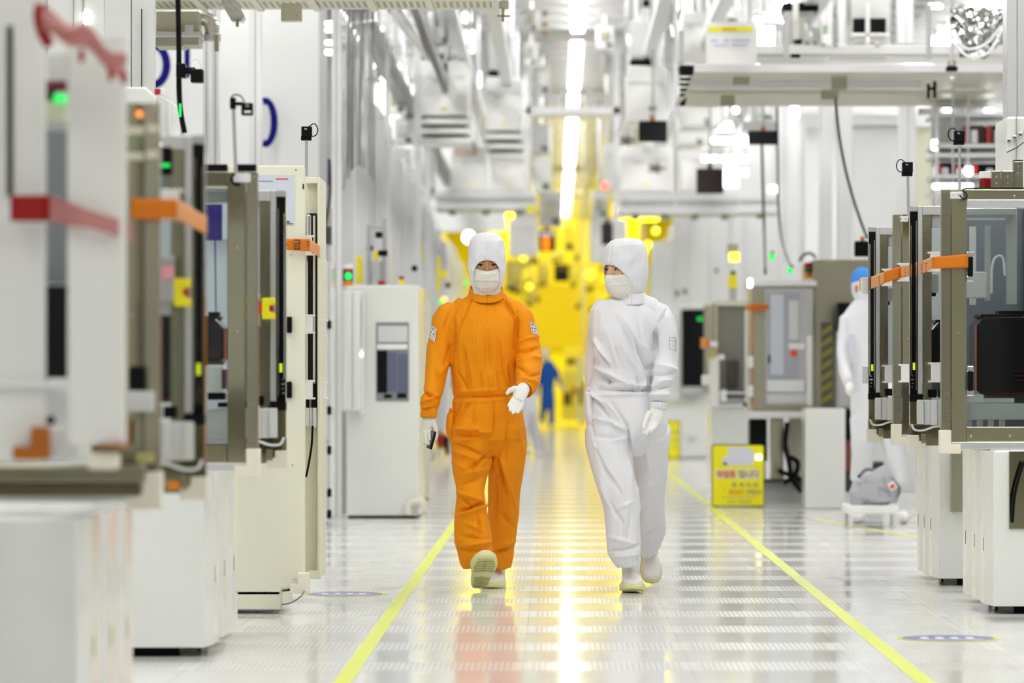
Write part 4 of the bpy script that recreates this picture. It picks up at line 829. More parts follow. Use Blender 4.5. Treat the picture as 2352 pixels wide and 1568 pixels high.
# lower shelves
def deck(label, a, c, yt, yb, Y, n, dep=1.2, group=None, tone=ALW):
    r = thing('equipment_shelf', label, 'shelf', W((a+c)/2, yb, Y), group)
    MB().pb(a,yt,c,yt+(yb-yt)*.35,Y,.08).build('top_rail', tone, r); MB().pb(a,yb-(yb-yt)*.35,c,yb,Y-.02,.08).build('bottom_rail', tone, r)
    MB().box(X_(a,Y), Y, Z_(yb,Y), X_(c,Y), Y+dep, Z_(yb,Y)+.03).build('perforated_sheet', PERR, r, 0)
    for k in range(n):
        px = a+(c-a)*(k+.5)/n; MB().pb(px-8,yb,px+8,yb+13,Y+.2,.3).build('olive_block', OLV, r)
    MB().pb(a,yt+(yb-yt)*.35,c,yb-(yb-yt)*.35,Y+.04,.03).build('web', LGR, r)
    return r
deck('left equipment shelf below the brownish hooded hoist', 1000,1232,440,480,50, 3)
deck('right equipment shelf above the white hooded head', 1425,1700,445,490,46, 4)
deck('right end of the lower shelf running behind the hanging cables', 1702,1795,445,488,46.5, 1)
G('yellow_tip', 'bright yellow block at the right end of the left shelf', 'block', 49.8, [('block', YEL, 1210,472,1230,488,.1)])
# slanting pipes and ducts near the ceiling
random.seed(3)
pipes = [((905,20,30),(985,130,40)), ((1000,-20,36),(1012,60,36)), ((1030,-20,38),(1034,100,38)), ((1138,-20,44),(1140,100,44)), ((1160,-20,45),(1162,150,45)), ((1545,-10,36),(1552,190,36)), ((1562,-10,36),(1566,150,36)), ((1660,-20,38),(1630,60,44)), ((1445,60,50),(1450,150,50)), ((1850,40,36),(1870,130,36))]
for i, (p, q) in enumerate(pipes):
    o = MB().cyl(W(*p), W(*q), (.05,.04,.06,.05,.03,.025,.02,.05,.03,.02)[i], 14).build('silver_pipe', CHR if i in (5,6) else ALU, None, smooth=True); tag(o, 'silver pipe slanting down among the overhead equipment' if i not in (5,6) else ('thin chrome pipe left of the deck end, left one' if i == 5 else 'thin chrome pipe left of the deck end, right one'), 'pipe', 'silver pipes among the overhead equipment' if i not in (5,6) else None)
# cluster of small overhead boxes (drives, junction boxes), each its own thing
cl2 = [(930,40,980,95,36),(1000,50,1030,100,38),(1205,20,1235,70,60),(1205,95,1235,150,62),(1228,150,1262,215,62),(1370,60,1410,110,60),(1385,120,1430,160,58),(1436,350,1455,420,56),(890,200,930,260,44),(905,270,950,330,46),(900,340,945,460,48),(965,345,1000,455,52),(1222,285,1262,350,62),(1225,360,1265,440,64),(1360,440,1395,500,64),(1680,250,1710,275,48),(1725,230,1780,275,44),(1240,440,1290,520,70),(1180,470,1230,500,60),(1640,20,1700,50,42),(1690,60,1735,120,42),(1750,50,1800,100,38),(1820,60,1880,105,38)]
for i, (a, b_, c, d, Y) in enumerate(cl2):
    mt = (WHM, LGR, ALG, WHP, LGR)[i%5]
    Y = min(Y, (CZ-.25-H)*F/(VY-b_))
    jb = G('junction_box', 'pale box among the overhead equipment', 'box', Y, [('body', mt, a,b_,c,d,.4), ('face_plate', (ALG,WHP,OLV)[i%3], a+(c-a)*.2,b_+(d-b_)*.25,c-(c-a)*.25,d-(d-b_)*.3,.02,-.02), ('dark_port', DGR, a+(c-a)*.55,d-(d-b_)*.22,c-(c-a)*.1,d-(d-b_)*.08,.02,-.03)], 'pale boxes among the overhead equipment', bev=.01)
    if b_ < 480 and Z_(b_,Y) < CZ-.2: MB().cyl(W((a+c)/2,b_+3,Y+.2), (X_((a+c)/2,Y), Y+.2, CZ-.1), .015, 8).build('hanger_rod', ALU, jb, 0)
tag(MB().ell(W(1389,427,60), (.045,.04,.045)).build('red_lamp', RLED, None, smooth=True), 'small round red lamp right of the centre lamps', 'lamp')
for i, (px, py) in enumerate(((1204,30),(1252,30),(1206,58),(1252,56),(1206,80),(1252,78))):
    tag(MB().pb(px-5,py-5,px+5,py+5,50,.1).build('sprinkler_head', (OLV, M('brown_label', (.25,.12,.03), .5))[i%2], None), 'tiny dark fitting in two rows left of the centre lamps', 'fitting', 'tiny fittings under the ceiling')
G('black_display_stack', 'stack of dark displays high above the white cabinet row', 'display', 40, [('display', OLV, 862,72,884,95,.1), ('display', OLV, 864,104,884,124,.1), ('display', OLV, 862,150,884,176,.1)])
for (a, c, t, Y, lb) in ((884,894,25,36,'thin aluminium post right of the dark display stack'),(950,966,110,41,'aluminium post left of the largest hoist'),(976,990,300,46,'aluminium post below the largest hoist'),(1548,1556,0,35,'chrome post at the left end of the right deck')):
    G('aluminium_post', lb, 'post', Y, [('post', ALW, a,VY-(CZ-.13-H)*F/Y if Y < 42 else t,c,470 if a == 1548 else H*F/Y+VY,.1)])

# ================================================================== background, right: deck with signboard
r = thing('equipment_deck', 'long white overhead deck with perforated underside on the right', 'deck', W(1950,225,31))
Y = 31.0
MB().pb(1592,147,2325,166,Y,.06).build('front_rail', ALW, r); MB().pb(1735,104,2325,124,Y+.3,.06).build('upper_rail', ALW, r); MB().pb(1735,124,2325,146,Y+.32,.02).build('grey_web', LGR, r, 0)
MB().box(X_(1592,Y), Y+.03, Z_(166,Y), X_(2325,Y), Y+1.75, Z_(166,Y)+.03).build('perforated_sheet', PERR, r, 0)
MB().box(X_(1594,Y), Y+1.8, Z_(166,Y), X_(2330,Y), Y+1.9, Z_(166,Y)+.09).build('rear_rail', ALW, r)
zz = Z_(166,Y)-.03
MB().box(X_(1597,Y)-.05, Y+1.9, zz, X_(2330,Y)+.1, Y+3.4, zz+.03).build('perforated_sheet', PERR, r, 0)
MB().pb(1592,185,2118,203,Y+.9,.05).build('middle_rail', ALW, r)
m = MB(); m.pb(1561,150,1594,164,Y-.02,.3); 
for k in range(5): m.pp([(1562+4*k*0,166+12*k),(1594-5*k,166+12*k),(1592-5*k,172+12*k),(1562,172+12*k)], Y+.3*k, .1)
m.pp([(1562,235),(1578,222),(1574,242),(1562,244)], Y+1.2, .05); m.build('black_end_bracket', BLK, r, .004)
for (a, b_, c, d, yy) in ((1683,164,1721,194,.5),(1910,166,1946,206,.5),(1655,218,1688,244,1.7),(1886,206,1926,228,1.6)): MB().pb(a,b_,c,d,Y+yy,.05).build('olive_plate', OLV, r)
MB().pb(1800,40,1812,140,Y-.01,.03).build('hanger_strap', ALG, r); MB().pb(2128,10,2140,135,Y-.01,.03).build('hanger_strap', ALG, r); MB().pb(1817,124,1838,132,Y-.02,.05).build('black_block', BLK, r); MB().pb(2205,116,2228,130,Y-.02,.05).build('black_block', BLK, r); MB().pb(1905,130,2035,138,Y-.01,.02).build('grey_strip', ALG, r, 0)
MB().cyl(W(2186,150,Y-.3), W(2184,-20,Y-.3), .012, 10).build('drop_rod', ALU, r, 0); MB().pb(2174,152,2200,163,Y-.3,.08).build('black_joint', BLK, r, .006); MB().pb(2178,138,2196,152,Y-.3,.06).build('joint_cap', STL, r, .006); MB().ell(W(2187,180,Y-.3),(.018,.018,.02)).build('clear_bulb', CHR, r, smooth=True)
m = MB(); m.pb(2130,192,2136,226,Y+.2,.05); m.pb(2144,186,2151,225,Y+.2,.05); m.pb(2130,200,2150,206,Y+.2,.04); m.build('h_bracket', BLK, r)
for px in (1885,1913,2190,2010): MB().pb(px,98,px+12,106,Y+.28,.08).build('rail_clip', ALG, r)
r = thing('signboard', 'white notice board with yellow header standing on the right deck', 'sign', W(1680,146,30.8))
MB().pb(1622,52,1738,148,30.8,.02).build('board', WHP, r); MB().pb(1627,62,1727,72,30.79,.008).build('yellow_header', YELS, r, 0)
MB().pb(1660,64,1692,70,30.785,.004).build('orange_print', M('amber_print', (.9,.55,.0), .5), r, 0)
m = MB()
for (y0, y1, runs) in ((89,96,((1633,1649),(1662,1676),(1682,1722))),(101,107,((1641,1673),(1681,1718)))):
    for (p, q) in runs:
        k = p
        while k < q: m.pb(k, y0, min(k+4.2,q), y1, 30.788, .003); k += 6
m.build('blue_print', M('faded_blue_print', (.62,.62,.82), .5), r, 0)
# machinery above the deck
G('dark_windowed_unit', 'dark windowed unit above the right deck', 'machine', 34, [('body', LGR, 1955,-20,2045,108,.6,.1), ('dark_window', BLK, 1960,42,1990,78,.05), ('dark_window', BLK, 1998,42,2035,78,.05), ('white_frame', ALW, 1988,8,1998,100,.05,-.05), ('lower_pane', LGR, 1960,80,2035,96,.04), ('white_frame', ALW, 1955,76,2045,82,.05,-.05)])
G('black_ceiling_unit', 'black unit at the top edge above the right deck', 'machine', 35, [('body', BLK, 1798,6,1880,26,.5), ('grey_lower', ALG, 1800,26,1870,40,.4)])
G('glass_tank', 'clear cylinder cluster with chrome fittings above the right deck', 'machine', 34, [('chrome_block', CHR, 1740,60,1780,105,.3), ('chrome_block', ALU, 1784,70,1798,105,.2), ('pale_block', LGR, 1815,40,1850,98,.3), ('black_foot', BLK, 1825,90,1842,100,.1,-.05), ('pale_column', WHP, 1822,-20,1835,90,.1,-.1), ('green_panel', M('pale_green_display', (.35,.5,.35), .4), 1890,58,1902,78,.05,-.1), ('white_box', WHP, 1888,78,1905,100,.1,-.1)])
for (a, c, b_, d, Y, lb) in ((1885,1912,-30,100,37,'white post rising above the deck left of the dark windows'),(1925,1955,-30,100,37,'wide white post left of the dark windows above the deck'),(2062,2098,-30,100,36,'white post right of the dark windows above the deck'),(1788,1814,222,604,44,'white post under the deck beside the black screen'),(1883,1911,226,600,42,'white post under the deck, second in the row'),(1926,1957,224,560,41,'wide white post under the deck, third in the row'),(2066,2104,220,480,38,'white post under the deck nearest the right rack'),(1838,1850,300,600,43,'thin pale post under the deck between two wider ones')):
    G('white_post', lb, 'post', Y, [('post', ALW, a,b_,c,d if Y < 37 and d < 200 else (H*F/Y+VY),.15), ('groove', ALG, (a+c)/2,b_,(a+c)/2+2,d,.004,-.003)])
G('grey_partition', 'grey partition wall behind the white posts on the right', 'partition', 46, [('panel', LGR, 1958,286,2070,1084,.1), ('panel', BEI, 2104,290,2145,1084,.1), ('panel', WHM, 1840,290,1958,1084,.1,.1), ('head_beam', ALW, 1840,262,2145,286,.12,-.1), ('head_beam', WHM, 1840,232,2090,255,.12,-.3)])
# right racks
r = thing('pod_rack', 'white rack with dark and red pods behind the right pole camera', 'rack', W(2230,1180,33))
for y in (258,330,352,400,436): MB().pb(2146,y,2330,y+9,33,.8).build('shelf', ALW, r, 0)
for a in (2150,2220,2322): MB().pb(a,244,a+6,1172,33.05,.1).build('upright', ALW, r, 0)
MB().pb(2140,236,2330,470,34,.05).build('back_sheet', WHM, r, 0)
for (a, b_, c, d, mt, lb) in ((2214,288,2262,330,'r','dark pod with red side on the upper shelf of the right rack'),(2266,288,2318,330,'r','dark pod at the right of the upper shelf of the right rack'),(2152,374,2190,400,'k','dark pod at the left of the lower rack shelf'),(2194,376,2214,400,'k','small dark pod in the middle of the lower rack shelf'),(2236,376,2312,400,'k','wide dark pod at the right of the lower rack shelf')):
    q = thing('rack_pod', lb, 'wafer pod', W((a+c)/2, d, 33.1), 'pods in the right rack'); MB().pb(a,b_,c,d,33.1,.4).build('shell', POD if mt == 'k' else M('maroon_shell', (.05,.006,.008), .2), q, .01)
    MB().pb(a,b_,a+10,d,33.08,.03).build('red_side', M('scarlet_side', (.5,.02,.02), .3), q, 0); MB().pb((a+c)/2-8,b_+10,(a+c)/2+8,d,33.06,.04).build('pale_hub', ALW, q, .01)
G('sensor_rail', 'pale rail with two small lamps under the right deck', 'rail', 33.5, [('rail', LGR, 2110,248,2330,262,.1), ('lamp', LAMPS, 2166,248,2184,262,.04,-.1), ('lamp', LAMPS, 2262,248,2284,263,.04,-.1)])
G('aluminium_column', 'wide aluminium column at the right edge of the photo', 'column', 21, [('column', ALU, 2313,-60,2400,1300,.2), ('groove', ALG, 2335,-60,2338,1300,.01,-.005)])
# clear plastic swag
r = thing('plastic_swag', 'shiny clear plastic film sagging above the deck at the upper right', 'plastic film', W(2250,140,29))
def swag(u, v):
    px = 2182+135*u; dep = math.sin(u*PI); y = 18+v*(30+88*dep**.8)
    return W(px, y+3*math.sin(u*30+v*9), 29+.12*math.sin(v*11+math.sin(u*9))+.05*math.sin(u*23))
MB().grid(swag, 60, 30).build('film', FILM, r, smooth=True)
for (x0, y0, x1, y1, x2, y2) in ((2187,80,2235,112,2300,60),(2190,98,2240,130,2310,52)): 
    MB().tube(smooth_pts([W(x0,y0,28.8),W((x0+x1)/2,y1-6,28.8),W(x1,y1,28.8),W((x1+x2)/2,y1-14,28.8),W(x2,y2,28.8)]), .011, 8).build('film_roll', M('bright_film', (.95,.95,.97), .1, coat=1), r, smooth=True)
# hanging cables right
cable('hanging_cable', 'dark cable curving from the deck down to the black screen on the right', [(1918,222,30.5),(1926,300,30.4),(1940,380,30.2),(1958,450,30),(1978,510,29.8),(1992,545,29.6)], .012, DGR)
cable('hanging_cable', 'dark vertical cable below the black screen under the deck', [(1750,333,38),(1752,420,38),(1755,520,38),(1758,628,37)], .013, DGR)
cable('hanging_cable', 'dark cable bowing down to the stainless machine with the signal tower', [(1784,232,38),(1786,340,38),(1788,470,37.5),(1796,550,37),(1812,600,36),(1820,612,35.5)], .012, DGR)
cable('hanging_cable', 'short curved white cable arch on top of the stainless machine', [(1836,600,36),(1846,585,36),(1862,582,36),(1874,592,36)], .012, DGR)

# ---- stainless machine with window, right of centre
r = thing('stainless_tool', 'stainless steel machine with a tall window and signal tower right of centre', 'machine', W(1860,1165,34.6))
Y = 34.4
MB().pb(1868,596,1998,948,Y+.1,1.6).build('main_body', STL, r, .01)
MB().pb(1727,652,1872,944,Y,.9).build('front_body', STL, r, .01)
MB().pb(1722,645,1876,656,Y-.05,1).build('top_plate', ALU, r)
MB().pb(1757,662,1868,932,Y-.02,.03).build('window_frame', ALG, r, .006)
g = MB().pb(1763,672,1836,870,Y-.04,.02).build('window', M('hazy_blue_grey_pane', (.42,.44,.50), .2), r, 0)
for (nm, mt, a, b_, c, d) in (('pale_reflection_panel', PALB, 1770,676,1800,860),('pale_reflection_panel', LGR, 1812,690,1834,780),('white_label', WPAP, 1812,788,1848,802),('red_label', REDL, 1816,804,1830,818),('black_plug', BLK, 1764,815,1770,834),('black_plug', BLK, 1764,888,1770,902)): MB().pb(a,b_,c,d,Y-.046,.006).build(nm, mt, g, 0)
MB().pb(1853,770,1866,932,Y-.05,.04).build('white_edge', WHP, r, .01); MB().pb(1762,872,1848,900,Y-.06,.05).build('inner_shelf', ALW, r); MB().pb(1763,902,1856,926,Y-.04,.02).build('lower_panel', LGR, r)
m = MB()
for k in range(7): m.pp([(1887,760+26*k),(1911,744+26*k),(1911,757+26*k),(1887,773+26*k)], Y+.09, .008)
m.build('hazard_stripes', M('faded_yellow', (.35,.32,.05), .5), r, 0); MB().pb(1886,740,1912,935,Y+.097,.004).build('hazard_ground', M('hazard_dark', (.12,.115,.09), .5), r, 0)
MB().pb(1727,944,1850,960,Y-.06,.1).build('white_bumper', WHP, r, .01); MB().pb(1722,962,1762,1060,Y+.3,.3).build('black_pump', BLK, r, .01); MB().pb(1770,960,1800,1100,Y+.35,.1).build('steel_frame', STL, r); MB().pb(1812,958,1850,1150,Y+.5,.1).build('inner_panel', BEI, r)
MB().pb(1723,1062,1760,1100,Y+.2,.3).build('white_unit', LGR, r, .01); MB().pb(1723,1100,1848,1108,Y+.25,.3).build('base_bar', DGR, r); MB().pb(1723,1108,1848,1165,Y+.4,.1).build('base_panel', LGR, r)
for k, pts in enumerate(([(1808,970,Y+.2),(1804,1020,Y+.15),(1812,1060,Y+.1),(1820,1100,Y+.1),(1840,1128,Y+.2)], [(1815,1050,Y+.1),(1832,1062,Y+.05),(1826,1090,Y+.1),(1800,1110,Y+.1)], [(1790,1082,Y+.1),(1812,1090,Y+.05),(1836,1100,Y+.1),(1846,1120,Y+.1)])):
    MB().tube(smooth_pts([W(*p) for p in pts]), .022, 8).build('black_hose', BLK, r, smooth=True)
MB().pb(1726,700,1730,935,Y-.06,.04).build('orange_strip', M('rust_orange', (.5,.18,.05), .5), r)
for (a, b_) in ((1725,818),(1725,885)): MB().pb(a-7,b_,a+5,b_+26,Y-.12,.05).build('white_clip', WHP, r, .006)
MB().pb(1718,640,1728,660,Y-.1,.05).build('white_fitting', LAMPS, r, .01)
MB().pb(1790,612,1796,618,Y,.02).build('tiny_plate', ALU, r)
G('green_indicator', 'small green indicator on a post of the stainless machine', 'lamp', 34.3, [('lens', GLED, 1809,614,1820,628,.03)]); G('green_indicator', 'small green indicator above the yellow device height', 'lamp', 40, [('lens', GLED, 1767,582,1780,596,.03), ('red_cap', RED, 1770,576,1778,582,.03)])
tower('signal_tower', 'red green and orange signal tower on the stainless machine', 1856, 34.8, [('orange_lens', 627,638,ORG), ('green_lens', 616,627,M('dark_green_lens', (.02,.12,.02), .3)), ('red_lens', 603,616,RED)], 9)
tape('barrier_tape', 'orange tape on the stainless machine right of centre', [(TPL, [(1711,699,713,34.0),(1726,698,713,34.1)]), (TPO, [(1726,698,712,34.1),(1766,698,711,34.2)])])
G('white_front_panel', 'plain white panel standing on the floor beside the stainless machine', 'panel', 33.0, [('panel', WH, 1850,937,1942,1168,.5), ('base', ALG, 1852,1164,1940,1169,.4,.02)], bev=.01)
G('black_machine_gap', 'dark equipment between the white panel and the worker', 'machine', 33.6, [('block', BLK, 1942,940,1975,1010,.4), ('red_wiring', M('dull_red', (.3,.08,.07), .5), 1942,1010,1970,1080,.3,.05), ('block', DGR, 1942,1060,2030,1130,.4,.1), ('grey_block', ALG, 1925,760,1960,935,.3,.1), ('block', BLK, 1925,695,1965,780,.3,.3)])
# ---- white load port between the far wall and the stainless machine
r = thing('far_load_port', 'white and stainless load port left of the stainless machine', 'load port', W(1680,1130,38.5))
Y = 38.2
MB().pb(1632,935,1722,1116,Y,.8).build('base', WH, r, .015); MB().pb(1650,700,1716,900,Y+.1,.6).build('smoked_body', M('smoked_steel', (.30,.30,.27), .25, .6), r, .01)
MB().pb(1646,690,1652,935,Y,.1).build('post', STL, r); MB().pb(1636,695,1643,830,Y+.02,.08).build('post', STL, r); MB().pb(1640,690,1722,702,Y-.02,.6).build('top_plate', BEI, r); MB().pb(1630,820,1652,935,Y-.15,.1).build('white_pillar', WHP, r, .01)
MB().pb(1712,700,1721,930,Y-.1,.1).build('white_rail', WHP, r, .006); MB().pb(1671,825,1697,890,Y-.02,.2).build('dark_pod', M('dark_taupe', (.05,.045,.04), .4), r, .02); MB().pb(1654,905,1720,930,Y-.05,.3).build('stage', ALG, r, .01); MB().pb(1668,905,1716,912,Y-.08,.2).build('stage_top', BLK, r, .005)
for (a, b_, c, d) in ((1612,861,1632,884),(1656,895,1669,922),(1712,812,1722,840),(1712,878,1722,905),(1650,814,1664,826)): MB().pb(a,b_,c,d,Y-.2,.06).build('white_clip', WHP, r, .01)
MB().pb(1632,800,1640,824,Y-.2,.05).build('ochre_label', M('ochre', (.6,.5,.1), .5), r)
MB().ell(W(1711,929,Y-.2), (.022,.02,.02)).build('black_knob', BLK, r, smooth=True)
tape('barrier_tape', 'small pale orange tape on the far load port', [(TPL, [(1609,776,800,37.8),(1622,776,798,37.8)]), (TPO, [(1622,780,797,37.8),(1630,780,796,37.8)])]); G('white_clip', 'small white clip above the ochre label right of the pale tape', 'clip', 37.9, [('clip', WHP, 1632,784,1648,796,.05)])
# far white cabinets
r = thing('far_white_tool', 'white cabinet with a dark window right of the white suited person', 'cabinet', W(1590,1055,54))
MB().pb(1500,700,1636,1050,54,1.5).build('body', WH, r, .02); dk = MB().pb(1566,710,1626,900,53.9,.1).build('dark_window', BLG, r, .01); MB().pb(1602,728,1614,736,53.88,.02).build('green_light', M('dim_green', (.0,.2,.03), .4, emit=(0,.8,.1), es=.6), dk, 0); MB().pb(1566,888,1626,905,53.87,.05).build('grey_sill', ALG, r)
MB().pb(1617,700,1640,900,53.8,.1).build('steel_post', STL, r); MB().pb(1500,920,1600,926,53.95,.05).build('tan_band', BEI, r, 0); MB().pb(1574,1000,1600,1008,53.95,.05).build('grey_marks', LGR, r, 0)
for i, (a, c, t, Y) in enumerate(((1498,1545,555,57),(1548,1580,500,57.5),(1583,1628,498,58),(1631,1674,500,58.5),(1680,1708,498,59))):
    wc = G('white_cabinet', 'tall white cabinet standing behind the white suited person', 'cabinet', Y, [('body', WHP, a,t,c,1030,.3), ('side', ALW, c,t,c+3,1030,.2,.1)], 'tall white cabinets behind the white suited person', bev=.01)
    for (px, py) in {1:((1555,674),(1573,669)), 3:((1646,621),)}.get(i, ()): MB().ell(W(px,py,Y-.03), (.02,.02,.035)).build('black_handle', BLK, wc, smooth=True)
G('pale_yellow_strip', 'pale yellow vertical strip behind the neck of the white suited person', 'strip', 58, [('strip', M('pale_straw', (.8,.78,.5), .5), 1488,610,1496,684,.03)])

# ---- signs on the floor
def floor_sign(label, a, b_, c, d, Y, full=True):
    r = thing('warning_sign', label, 'sign', W((a+c)/2, d, Y)); 
    m = MB(); k = 5*Y/F; x0, x1, z0, z1 = X_(a,Y), X_(c,Y), Z_(d,Y), Z_(b_,Y)
    pts = []
    for cx, cz, a0 in ((x1-k,z0+k,-PI/2),(x1-k,z1-k,0),(x0+k,z1-k,PI/2),(x0+k,z0+k,PI)):
        for j in range(5): pts.append((cx+k*math.cos(a0+j*PI/8), cz+k*math.sin(a0+j*PI/8)))
    m.poly(pts, Y, Y+.03).build('black_edge', BLK, r, 0)
    q = 2.2*Y/F; cx, cz = (x0+x1)/2, (z0+z1)/2
    MB().poly([(cx+(p[0]-cx)*(1-q/(x1-x0)*2), cz+(p[1]-cz)*(1-q/(z1-z0)*2)) for p in pts], Y-.006, Y+.02).build('yellow_board', YELS, r, 0)
    MB().box(x0+.03, Y+.03, 0, x0+.05, Y+.22, .02).build('rear_foot', BLK, r); MB().box(x1-.05, Y+.03, 0, x1-.03, Y+.22, .02).build('rear_foot', BLK, r)
    if full:
        MB().pp([(1672,1026),(1716,1026),(1722,1032),(1731,1034),(1731,1069),(1660,1069),(1659,1050),(1672,1048)], Y-.009, .004).build('white_sheet', M('sheet_paper', (.70,.72,.80), .5), r, 0)
        MB().pb(1661,1062,1670,1067,Y-.0115,.002).build('dark_mark', INK, r, 0)
        MB().pb(1644,1077,1692,1100,Y-.009,.003).build('pale_band', M('pale_band', (.86,.80,.45), .5), r, 0); MB().pb(1694,1077,1745,1100,Y-.009,.003).build('pale_band', M('pale_band', (.86,.80,.45), .5), r, 0)
        t = lambda s_, mt, px, pyb, h, w_: text_mesh(s_, mt, X_(px,Y), Z_(pyb,Y), Y-.0135, h*Y/F, w_*Y/F, r, 'sign_lettering', bold=.02)
        t('작업중', REDL, 1646,1097,17,44); t('입니다', M('grey_ink', (.25,.25,.25), .5), 1697,1097,18,46); t('관 계 자 외', M('grey_ink', (.25,.25,.25), .5), 1680,1118,10,60); t('출입금지', M('orange_ink', (.85,.25,.0), .5), 1674,1135,11,34); t('구역입니다', M('grey_ink', (.25,.25,.25), .5), 1714,1135,11,36)
        m = MB()
        for k in range(9):
            if k != 3: m.pb(1672+6*k,1149,1676.5+6*k,1154,Y-.009,.003)
        m.build('small_print', M('soft_ink', (.55,.45,.15), .5), r, 0)
        MB().ring((X_(1655,Y),Z_(1123,Y)), (9*Y/F,12*Y/F), (7.4*Y/F,10.4*Y/F), Y-.010, Y-.006, a0=-.5, a1=1.9).build('amber_arc', M('amber_print', (.9,.55,.0), .5), r, 0)
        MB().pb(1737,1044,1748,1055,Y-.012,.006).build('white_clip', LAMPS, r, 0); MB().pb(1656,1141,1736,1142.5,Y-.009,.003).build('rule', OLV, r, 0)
    else:
        for (p, q_, s_, u) in ((1546,990,1556,996),(1544,1008,1558,1012),(1546,1024,1556,1027)): MB().pb(p,q_,s_,u,Y-.009,.003).build('dark_print', OLV, r, 0)
    return r
floor_sign('yellow Korean warning sign board standing on the floor right of the lane', 1635,1020,1756,1163, 33.5)
floor_sign('farther yellow sign half hidden by the white suited person', 1531,965,1563,1053, 54.0, False)
# red and black objects behind the man's hand
G('fire_point', 'red and black equipment on the floor behind the orange persons hand', 'fire extinguisher', 52, [('red_body', RED, 1001,995,1024,1022,.3), ('orange_base', M('amber_dark', (.5,.2,.02), .5), 1001,1022,1024,1031,.3), ('black_hose', BLK, 1022,1000,1032,1046,.2,-.1), ('olive_top', OLV, 1006,985,1016,996,.2)], bev=.03)
G('grey_far_post', 'dull grey post behind the gloved hand', 'post', 50, [('post', ALG, 988,1030,998,1060,.1)])

# ================================================================== the yellow bay
G('yellow_wall_unit', 'large yellow lit partition closing the end of the aisle', 'partition', 112, [('panel', YPAL, 1120,500,1470,965,.2), ('band', M('mustard_lit_band', (.62,.52,.08), .5), 1140,655,1440,800,.1,-.2)])  # panel and band colours carry part of the yellow light
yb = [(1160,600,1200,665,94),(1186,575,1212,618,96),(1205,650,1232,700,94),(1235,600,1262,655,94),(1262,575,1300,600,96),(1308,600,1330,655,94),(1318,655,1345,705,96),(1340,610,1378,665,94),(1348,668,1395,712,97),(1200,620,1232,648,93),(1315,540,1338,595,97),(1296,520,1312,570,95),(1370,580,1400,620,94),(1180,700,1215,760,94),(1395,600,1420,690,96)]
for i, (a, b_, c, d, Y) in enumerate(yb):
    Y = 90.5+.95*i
    yb_ = G('yellow_lit_box', 'machine box bathed in yellow light at the end of the aisle', 'box', Y, [('body', YMAC, a,b_,c,d,.8), ('dark_port', M('dark_olive', (.10,.08,.0), .5), a+(c-a)*.1,d-(d-b_)*.12,c-(c-a)*.35,d+4,.1,-.1), ('face', M('bright_yellow_lit_face', (.95,.9,.4), .4), a+(c-a)*.3,b_+(d-b_)*.15,c-(c-a)*.15,b_+(d-b_)*.6,.05,-.05)], 'yellow lit machine boxes in the far bay', bev=.03); hang(yb_, X_((a+c)/2,Y), Y+.4, Z_(b_,Y), .02)  # body and face colours carry part of the yellow light
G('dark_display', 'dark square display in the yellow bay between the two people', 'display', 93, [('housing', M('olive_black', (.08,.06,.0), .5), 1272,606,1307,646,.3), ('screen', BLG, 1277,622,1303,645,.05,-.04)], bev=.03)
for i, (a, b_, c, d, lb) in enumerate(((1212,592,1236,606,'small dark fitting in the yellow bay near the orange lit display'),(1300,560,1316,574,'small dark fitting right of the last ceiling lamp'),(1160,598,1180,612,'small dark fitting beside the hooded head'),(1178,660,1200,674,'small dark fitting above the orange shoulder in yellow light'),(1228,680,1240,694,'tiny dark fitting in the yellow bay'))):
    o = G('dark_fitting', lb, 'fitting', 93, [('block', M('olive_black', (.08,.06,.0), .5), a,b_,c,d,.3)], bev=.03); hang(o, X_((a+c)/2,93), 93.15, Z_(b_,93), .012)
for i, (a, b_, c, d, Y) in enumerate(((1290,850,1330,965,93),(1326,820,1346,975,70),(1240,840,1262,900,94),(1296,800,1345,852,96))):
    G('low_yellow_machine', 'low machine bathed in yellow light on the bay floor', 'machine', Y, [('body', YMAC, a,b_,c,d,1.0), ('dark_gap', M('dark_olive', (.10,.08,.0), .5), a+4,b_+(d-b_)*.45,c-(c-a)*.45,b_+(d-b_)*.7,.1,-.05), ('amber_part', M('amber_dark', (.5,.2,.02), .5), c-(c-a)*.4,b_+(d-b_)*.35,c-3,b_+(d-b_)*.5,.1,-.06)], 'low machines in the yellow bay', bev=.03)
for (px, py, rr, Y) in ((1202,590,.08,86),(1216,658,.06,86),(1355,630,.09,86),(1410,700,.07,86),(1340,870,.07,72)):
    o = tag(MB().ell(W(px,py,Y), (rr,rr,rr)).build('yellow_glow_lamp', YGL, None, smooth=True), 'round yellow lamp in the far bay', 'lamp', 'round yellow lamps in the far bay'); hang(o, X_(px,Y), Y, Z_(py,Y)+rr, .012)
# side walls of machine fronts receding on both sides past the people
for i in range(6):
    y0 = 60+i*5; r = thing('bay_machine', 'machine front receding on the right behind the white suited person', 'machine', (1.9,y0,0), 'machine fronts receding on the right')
    MB().box(1.75, y0, 0, 2.8, y0+4.6, 3.4-.1*i).build('body', WHP if i < 3 else YMAC, r, .02); MB().box(1.72, y0+1, .9, 1.75, y0+3, 1.9).build('dark_window', DGR, r, 0)  # farther bodies turn yellow in colour for the bay light
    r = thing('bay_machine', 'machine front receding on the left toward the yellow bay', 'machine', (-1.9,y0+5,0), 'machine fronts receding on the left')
    MB().box(-2.8, y0+4.5, 0, -1.65, y0+9, 3.2-.1*i).build('body', WHP if i < 2 else YMAC, r, .02); MB().box(-1.65, y0+5.5, .9, -1.62, y0+7.4, 1.9).build('dark_window', DGR, r, 0)
